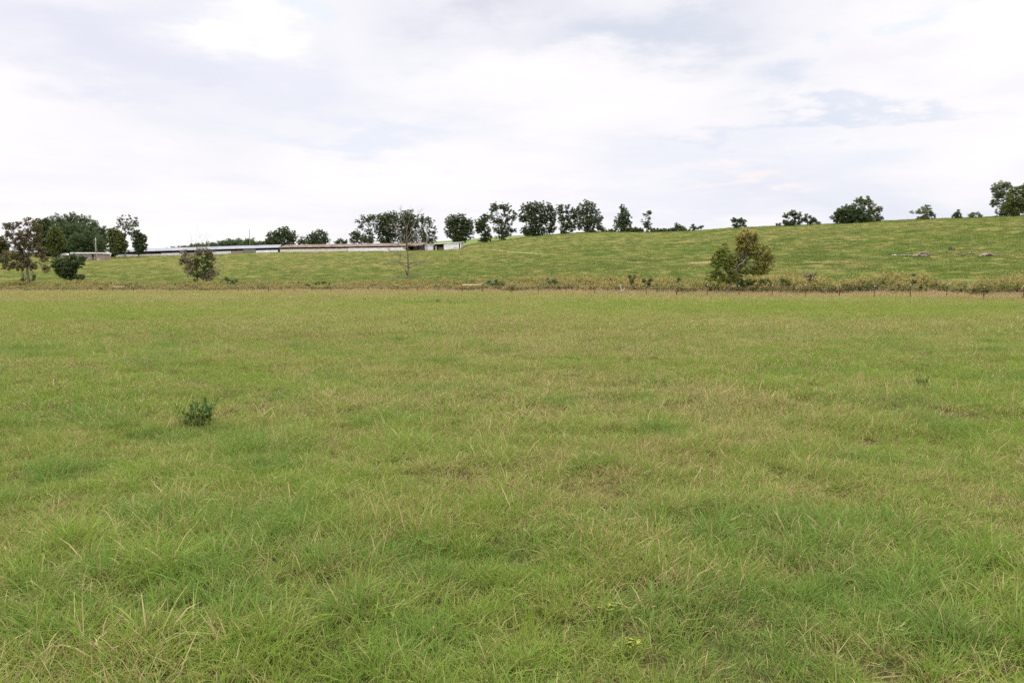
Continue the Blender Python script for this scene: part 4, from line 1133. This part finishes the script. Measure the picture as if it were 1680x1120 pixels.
woodpile('long grey log heap nearest the right edge of the hillside', 1620, 421.3, [([(1606, 421), (1614, 417.3), (1622, 416.2), (1632, 418), (1640, 420)], .4), ([(1608, 419.4), (1618, 418.6), (1630, 419.8)], .38), ([(1616, 417), (1624, 414.4), (1629, 415)], .2), ([(1606, 421), (1613, 419.4)], .25)])
tufts(None, 'brush_heap', [(1560, 408.5, 8, 2.4)], ground_at(1560, 411)[1], np.array([0, 0, 0.]), 'dry', .35, .5, .8, .2, 18)
tag(bpy.data.objects['brush_heap'], 'grey heap of dead brush a little up the hill from the arched branch', 'brush heap')


def rock(label, px, py, sx_, sy_, sz_r):
    x, y, z = ground_at(px, py)
    b = MB(); n1, n2 = 7, 12; 
    for i in range(n1 + 1):
        ph = math.pi * i / n1
        for j in range(n2):
            th_ = 2 * math.pi * j / n2; q = 1 + .22 * (random.random() - .5)
            b.V.append((sx_ * q * math.sin(ph) * math.cos(th_), sy_ * q * math.sin(ph) * math.sin(th_), sz_r * q * math.cos(ph)))
    for i in range(n1):
        for j in range(n2):
            b.Fc.append((i * n2 + j, (i + 1) * n2 + j, (i + 1) * n2 + (j + 1) % n2, i * n2 + (j + 1) % n2)); b.M.append(0)
    o = b.build('rock', M['rock'], None, True); o.location = (x, y, z + sz_r * .4); tag(o, label, 'rock'); return o
rock('flat white rock left of the uprooted logs on the hillside', 1467.5, 420, .62, .4, .18)
rock('small whitish rock in the weeds behind the fence left of the fresh green bush', 1092, 474, .45, .3, .28)


def sheet(name, pts, w, mat, label):
    """a strip draped 3 cm over the ground"""
    P = [np.array(p) for p in pts]; V = []; m = []
    D = []
    for i in range(len(P) - 1):
        for f in np.linspace(0, 1, 6, endpoint=(i == len(P) - 2)): D.append(P[i] + (P[i + 1] - P[i]) * f)
    D = np.array(D); T_ = np.gradient(D, axis=0); Nn = np.stack([-T_[:, 1], T_[:, 0]], 1); Nn /= np.linalg.norm(Nn, axis=1)[:, None] + 1e-9
    W = w * (.6 + .8 * vnoise(np.arange(len(D)) * .5, D[:, 0] * 0, 3)); W[0] = W[-1] = .1
    cols = np.linspace(-1, 1, 7)
    for c_ in cols:
        x = D[:, 0] + Nn[:, 0] * W * c_; y = D[:, 1] + Nn[:, 1] * W * c_; V.append(np.stack([x, y, terrain(x, y) + .05], 1))
    V = np.stack(V, 1); n, k = V.shape[:2]
    i, j = np.meshgrid(np.arange(n - 1), np.arange(k - 1), indexing='ij')
    Qd = np.stack([i * k + j, (i + 1) * k + j, (i + 1) * k + j + 1, i * k + j + 1], -1).reshape(-1, 4)[:, ::-1]
    o = link(bpy.data.objects.new(name, mesh_np(name, V.reshape(-1, 3), Qd, None, M[mat]))); tag(o, label, None, None, 'structure'); return o
sheet('path', track_pts[1:-2], .32, 'sand', 'narrow sandy track crossing the hillside below the ridge row')
dcx, dcy, dcz = dirt_c; sheet('dirt', [(dcx - 2.6, dcy, 0), (dcx - 1, dcy + .3, 0), (dcx + 1.2, dcy, 0), (dcx + 2.2, dcy - .2, 0)], 1.1, 'reddirt', 'bare reddish dirt patch left of the leaning autumn tree')

# far hill with a light field and a far wood
def far_hill(name, pts, Y0, Y1, mat, label):
    t = np.array([(p[0] - CX) / F for p in pts]); ee = np.array([float(ray(p[0], p[1])[1]) for p in pts])
    tt = np.linspace(t[0], t[-1], 60); e_ = np.interp(tt, t, ee)
    rows = np.linspace(0, 1, 26); V = []
    for r_ in rows:
        Yq = Y0 + (Y1 - Y0) * r_; pk = (.5 * Y0 + .5 * Y1); top = e_ * pk + 1.65
        edge = np.clip(np.minimum(tt - t[0], t[-1] - tt) / .02, 0, 1) ** .5
        V.append(np.stack([tt * Yq, np.full_like(tt, Yq), (top - 3) * (np.sin(math.pi * (r_ * .98 + .01)) ** .8) * (.6 + .4 * edge) + 3 * 0], 1))
    V = np.array(V); n, k = V.shape[:2]
    i, j = np.meshgrid(np.arange(n - 1), np.arange(k - 1), indexing='ij')
    Qd = np.stack([i * k + j, (i + 1) * k + j, (i + 1) * k + j + 1, i * k + j + 1], -1).reshape(-1, 4)[:, ::-1]
    me = mesh_np(name, V.reshape(-1, 3), Qd, None, mat); me.polygons.foreach_set('use_smooth', [True] * len(me.polygons))
    return tag(link(bpy.data.objects.new(name, me)), label, None, None, 'structure')
M['farfield'] = plain('far_pasture', (.09, .12, .03), (.125, .14, .04), .05, .95, .1)
M['farwood'] = plain('far_wood_floor', (.05, .07, .03), (.08, .10, .045), .1, .95, .1)
far_hill('hill', [(560, 402), (640, 395), (715, 391.2), (742, 389.5), (765, 388), (790, 385.5), (850, 381), (900, 380), (980, 386)], 560, 860, M['farfield'], 'light green field on the far hill behind the ridge trees')
far_hill('hill', [(200, 416), (265, 410), (320, 405), (380, 400), (440, 403), (500, 408)], 850, 1250, M['farwood'], 'wooded far hill behind the barns')
wt_ = np.array([(275, 408), (300, 404.8), (325, 401.5), (345, 399.5), (358, 396.5), (375, 394), (390, 393), (400, 395), (411, 391.5), (420, 395), (430, 399.5), (445, 401), (500, 405), (560, 403), (600, 403)])
Yw = 960.; kw = Yw / F; C_, r_, n_, tn_ = [], [], [], []
for px in np.arange(274, 470, 2.2):
    top = np.interp(px, wt_[:, 0], wt_[:, 1])
    for lay in range(3):
        yy = Yw + RNG.uniform(-30, 50); w = world(px + RNG.normal(0, 1), top + 3 + lay * 4.5 + RNG.normal(0, .5), yy)
        for q in range(4):
            C_.append(w + RNG.normal(0, 1.3, 3)); r_.append(RNG.uniform(1.6, 3.0)); n_.append(70); tn_.append(0.)
V, Qd, rnd, tone = leaf_cloud(np.array(C_), np.array(r_), n_, .8, tn_, .8)
tag(link(bpy.data.objects.new('woods', mesh_np('woods', V, Qd, {'rnd': rnd, 'tone': tone}, M['oak']))), 'hazy dark wood on the far hill beyond the metal-roofed barn', None, None, 'stuff')

# ------------------------------------------------------------------ foreground weeds
def rosette(label, px, py, n, L, w, mat, lean=.9, name='weed_plant', h=.05, sp=.025):
    x, y, z = ground_at(px, py); b = MB()
    for i in range(n):
        az = 2.4 * i + random.gauss(0, .3); el = random.uniform(.1, lean); ln = L * random.uniform(.6, 1.1)
        base = np.array([random.gauss(0, sp), random.gauss(0, sp), h * random.random()]); side = np.array([-math.sin(az), math.cos(az), 0])
        prev = None; up = math.sin(el)
        P3 = []
        for s in range(8):
            f = s / 7; rad = ln * f * math.cos(el * (1 - .3 * f)); zz_ = ln * up * (f - .45 * f * f)
            ww = w * math.sin(math.pi * min(.97, f * .9 + .08)) * (1 + .45 * (s % 2)) 
            c_ = base + np.array([math.cos(az) * rad, math.sin(az) * rad, zz_])
            P3.append((c_ - side * ww, c_ + np.array([0, 0, -.012]), c_ + side * ww))
        for s in range(7):
            a, q = P3[s], P3[s + 1]
            b.poly([a[0], a[1], q[1], q[0]]); b.poly([a[1], a[2], q[2], q[1]])
    o = b.build(name, M[mat], None, False); o.location = (x, y, z - .005); tag(o, label, 'weed'); return o
def leafy(label, px, py, n, h, w):
    x, y, z = ground_at(px, py); ps = []
    for q in range(3):
        d = weed(h * RNG.uniform(.7, 1.1), n, w); v = d[0].copy(); v[:, :2] *= h * 1.7; v[:, 2] *= 1.0; v[:, 0] += (q - 1) * h * .2 + RNG.normal(0, h * .1); v[:, 1] += RNG.normal(0, h * .2); ps.append((v, d[1], d[2], d[3], d[4]))
    v, q, a, b_, c = join(ps); v[:, 2] += .01
    o = link(bpy.data.objects.new('leafy_weed', mesh_np('leafy_weed', v, q, {'rnd': a, 'tone': (b_ > .82) * .8}, M['thistle']))); o.location = (x, y, z - .01); tag(o, label, 'weed'); return o
leafy('dark green leafy weed standing alone in the left of the field', 325, 703, 14, .30, .10)
leafy('small dark weed clump in the grass toward the right of the field', 1510, 639, 7, .22, .08)
for lab, px, py, L, n in (('larger dark green weed clump near the fence, left of the H-shaped brace', 718, 498, .75, 26), ('low weed clump just right of the larger one near the fence', 739, 500, .45, 16), ('dark weed clump in the grass below the dead tree', 597, 494, .5, 16),
                       ('small dark weed in the grass left of the clump below the dead tree', 546, 491, .6, 16), ('low dark weed close to the small one in the grass', 560, 490.5, .4, 12)):
    leafy(lab, px, py, 7, L * .45, .12)
for lab, px, py, L, n in (('yellow-green leafy sprig in the near grass, upper one of two', 992, 1018, .055, 9), ('yellow-green leafy sprig in the near grass, lower one of two', 1038, 1078, .05, 9)):
    o = rosette(lab, px, py, n, L, .011, 'yleaf', .9, name='sprig', h=.02); o.scale = (.65, .65, .65); o.location.z += .065
    b = MB(); b.tube([(0, 0, -.11), (.008, .0, -.05), (0, 0, .02)], [.0025, .002, .0015], 5); b.build('stem', M['yleaf'], o)

# ------------------------------------------------------------------ air
HAZE = False
if HAZE:
    k = NT('air'); v = k.n.new('ShaderNodeVolumePrincipled'); v.inputs['Color'].default_value = (.93, .95, 1, 1); v.inputs['Density'].default_value = .00006; v.inputs['Anisotropy'].default_value = .2
    k.l.new(v.outputs[0], k.out.inputs['Volume'])
    b = MB(); b.box((0, 0, 35), (1620, 1620, 38)); o = b.build('haze', k.m); tag(o, 'thin summer haze over the whole valley', None, None, 'stuff')

# ------------------------------------------------------------------ sky and sun
SUN_EL, SUN_AZ = R(52), R(-38)      # azimuth from +Y (view direction), negative = left
w = bpy.data.worlds.new('World'); scene.world = w; w.use_nodes = True
nt = w.node_tree; N, Lk = nt.nodes, nt.links; N.clear()
out = N.new('ShaderNodeOutputWorld'); bg = N.new('ShaderNodeBackground'); bg2 = N.new('ShaderNodeBackground'); mx = N.new('ShaderNodeMixShader')
sky = N.new('ShaderNodeTexSky'); sky.sky_type = 'NISHITA'; sky.sun_disc = False; sky.sun_elevation = SUN_EL; sky.sun_rotation = SUN_AZ; sky.dust_density = 2.5
Lk.new(sky.outputs[0], bg.inputs[0]); bg.inputs[1].default_value = .15
tc = N.new('ShaderNodeTexCoord'); sep = N.new('ShaderNodeSeparateXYZ'); Lk.new(tc.outputs['Generated'], sep.inputs[0])


def Mth(op, a, b=None, c=None, clamp=False):
    n = N.new('ShaderNodeMath'); n.operation = op; n.use_clamp = clamp
    for i, v in enumerate((a, b, c)):
        if v is None: continue
        if isinstance(v, bpy.types.NodeSocket): Lk.new(v, n.inputs[i])
        else: n.inputs[i].default_value = v
    return n.outputs[0]


def MR(v, a, b, lo, hi):
    n = N.new('ShaderNodeMapRange'); n.interpolation_type = 'SMOOTHSTEP'; Lk.new(v, n.inputs[0])
    for i, q in enumerate((a, b, lo, hi)): n.inputs[i + 1].default_value = q
    return n.outputs[0]


zpos = Mth('MAXIMUM', sep.outputs[2], 0.0)
den = Mth('ADD', zpos, .10)
cmb = N.new('ShaderNodeCombineXYZ'); Lk.new(Mth('DIVIDE', sep.outputs[0], den), cmb.inputs[0]); Lk.new(Mth('DIVIDE', sep.outputs[1], den), cmb.inputs[1]); cmb.inputs[2].default_value = 0


def CN(scale, detail, rough, off, dist=0., st=(1, 1, 1)):
    mp = N.new('ShaderNodeMapping'); mp.inputs['Location'].default_value = off; mp.inputs['Scale'].default_value = st; Lk.new(cmb.outputs[0], mp.inputs[0])
    n = N.new('ShaderNodeTexNoise'); n.inputs['Scale'].default_value = scale; n.inputs['Detail'].default_value = detail; n.inputs['Roughness'].default_value = rough; n.inputs['Distortion'].default_value = dist
    Lk.new(mp.outputs[0], n.inputs['Vector']); return n.outputs[0]


n1 = CN(.42, 6, .5, (3.1, 1.7, 0), .4, (1, .8, 1)); n2 = CN(1.3, 5, .55, (7.7, 2.2, 0), .3, (1, .8, 1)); n3 = CN(.55, 7, .55, (1.2, 9.4, 0), .5)
shade = Mth('ADD', Mth('MULTIPLY', n1, .72), Mth('MULTIPLY', n2, .28))
right = MR(sep.outputs[0], -.5, .55, -.05, .03)
shade = Mth('SUBTRACT', shade, right)
cr = N.new('ShaderNodeValToRGB'); el = cr.color_ramp.elements
el[0].position = .30; el[0].color = (.80, .83, .93, 1)
el[1].position = .56; el[1].color = (1.08, 1.04, 1.055, 1)
e2 = el.new(.39); e2.color = (.88, .90, .98, 1)
e3 = el.new(.46); e3.color = (.97, .96, 1.01, 1)
Lk.new(shade, cr.inputs[0])
azm = Mth('ARCTAN2', sep.outputs[0], sep.outputs[1]); elv = Mth('ARCSINE', sep.outputs[2])
wob1 = Mth('MULTIPLY', Mth('SUBTRACT', CN(2.2, 5, .6, (5.5, 3.3, 0)), .5), .30); wob2 = Mth('MULTIPLY', Mth('SUBTRACT', CN(2.0, 5, .6, (11.5, 8.3, 0)), .5), .16)
azw = Mth('ADD', azm, wob1); elw = Mth('ADD', elv, wob2)
skycol = cr.outputs[0]
# (photo x, photo y, half width, half height, strength, colour) of the cloud banks and openings
for bx, by_, bw, bh, bs, bc in ((1060, 55, 220, 40, 1.0, (.70, .75, .87)), (760, 8, 120, 26, .9, (.74, .76, .87)), (120, 60, 280, 50, .8, (.80, .82, .96)), (370, 130, 220, 32, .65, (.80, .83, .97)), (1290, 135, 95, 30, .85, (.74, .80, .93)),
                               (1330, 207, 210, 14, .85, (.74, .81, .94)), (620, 225, 190, 26, .7, (.82, .88, 1.0)), (1180, 255, 260, 34, .6, (.82, .87, .98)), (1500, 70, 90, 30, .35, (.84, .85, .95)), (1100, 330, 330, 40, .5, (.80, .84, .97)),
                               (1395, 40, 22, 14, .35, (.62, .86, 1.0)), (484, 24, 24, 14, .3, (.66, .90, 1.02)), (1545, 2, 60, 14, .3, (.62, .84, 1.0)), (400, 50, 60, 55, .9, (1.12, 1.1, 1.1)), (850, 130, 260, 45, .6, (1.12, 1.08, 1.09)), (1640, 60, 70, 40, .8, (1.12, 1.1, 1.1)), (1230, 295, 70, 12, .6, (1.10, .98, .96))):
    tt_, ee_ = ray(bx, by_); a0 = math.atan(float(tt_)); e0 = math.atan(float(ee_) * math.cos(a0))
    q = Mth('ADD', Mth('POWER', Mth('DIVIDE', Mth('SUBTRACT', azw, a0), bw / F * math.cos(a0) ** 2), 2), Mth('POWER', Mth('DIVIDE', Mth('SUBTRACT', elw, e0), bh / F), 2))
    f_ = Mth('MULTIPLY', Mth('EXPONENT', Mth('MULTIPLY', q, -1.)), bs)
    mm = N.new('ShaderNodeMix'); mm.data_type = 'RGBA'; Lk.new(f_, mm.inputs[0]); Lk.new(skycol, mm.inputs[6]); mm.inputs[7].default_value = (*bc, 1); skycol = mm.outputs[2]
Lk.new(skycol, bg2.inputs[0])
Lk.new(Mth('ADD', .745, Mth('MULTIPLY', MR(zpos, .32, .90, 0, 1), 2.5)), bg2.inputs[1])   # overcast sky: brighter towards the zenith
Lk.new(MR(n3, .26, .34, .6, 1.), mx.inputs[0])
Lk.new(bg.outputs[0], mx.inputs[1]); Lk.new(bg2.outputs[0], mx.inputs[2]); Lk.new(mx.outputs[0], out.inputs[0])

sl_ = bpy.data.lights.new('sun', 'SUN'); sl_.energy = 1.5; sl_.angle = R(12); sl_.color = (1, .94, .82)
so = bpy.data.objects.new('sun', sl_); COL.objects.link(so)
so.rotation_euler = (math.pi / 2 - SUN_EL, 0, math.pi - SUN_AZ)

# ------------------------------------------------------------------ camera and output
cd = bpy.data.cameras.new('camera'); cam = bpy.data.objects.new('camera', cd); COL.objects.link(cam)
cam.location = CAM; cam.rotation_euler = (math.pi / 2 - PITCH, 0, 0); cd.sensor_width = 36; cd.lens = 36 * F / 1680; cd.clip_start = .05; cd.clip_end = 30000
scene.camera = cam
scene.view_settings.view_transform = 'Standard'; scene.view_settings.look = 'None'; scene.view_settings.exposure = 0.38; scene.view_settings.gamma = 1
scene.cycles.max_bounces = 6; scene.cycles.diffuse_bounces = 3; scene.cycles.transmission_bounces = 4; scene.cycles.volume_bounces = 0; scene.cycles.transparent_max_bounces = 4
scene.cycles.use_denoising = False; scene.cycles.denoiser = 'OPENIMAGEDENOISE'; scene.cycles.denoising_input_passes = 'RGB_ALBEDO_NORMAL'; scene.cycles.denoising_prefilter = 'ACCURATE'
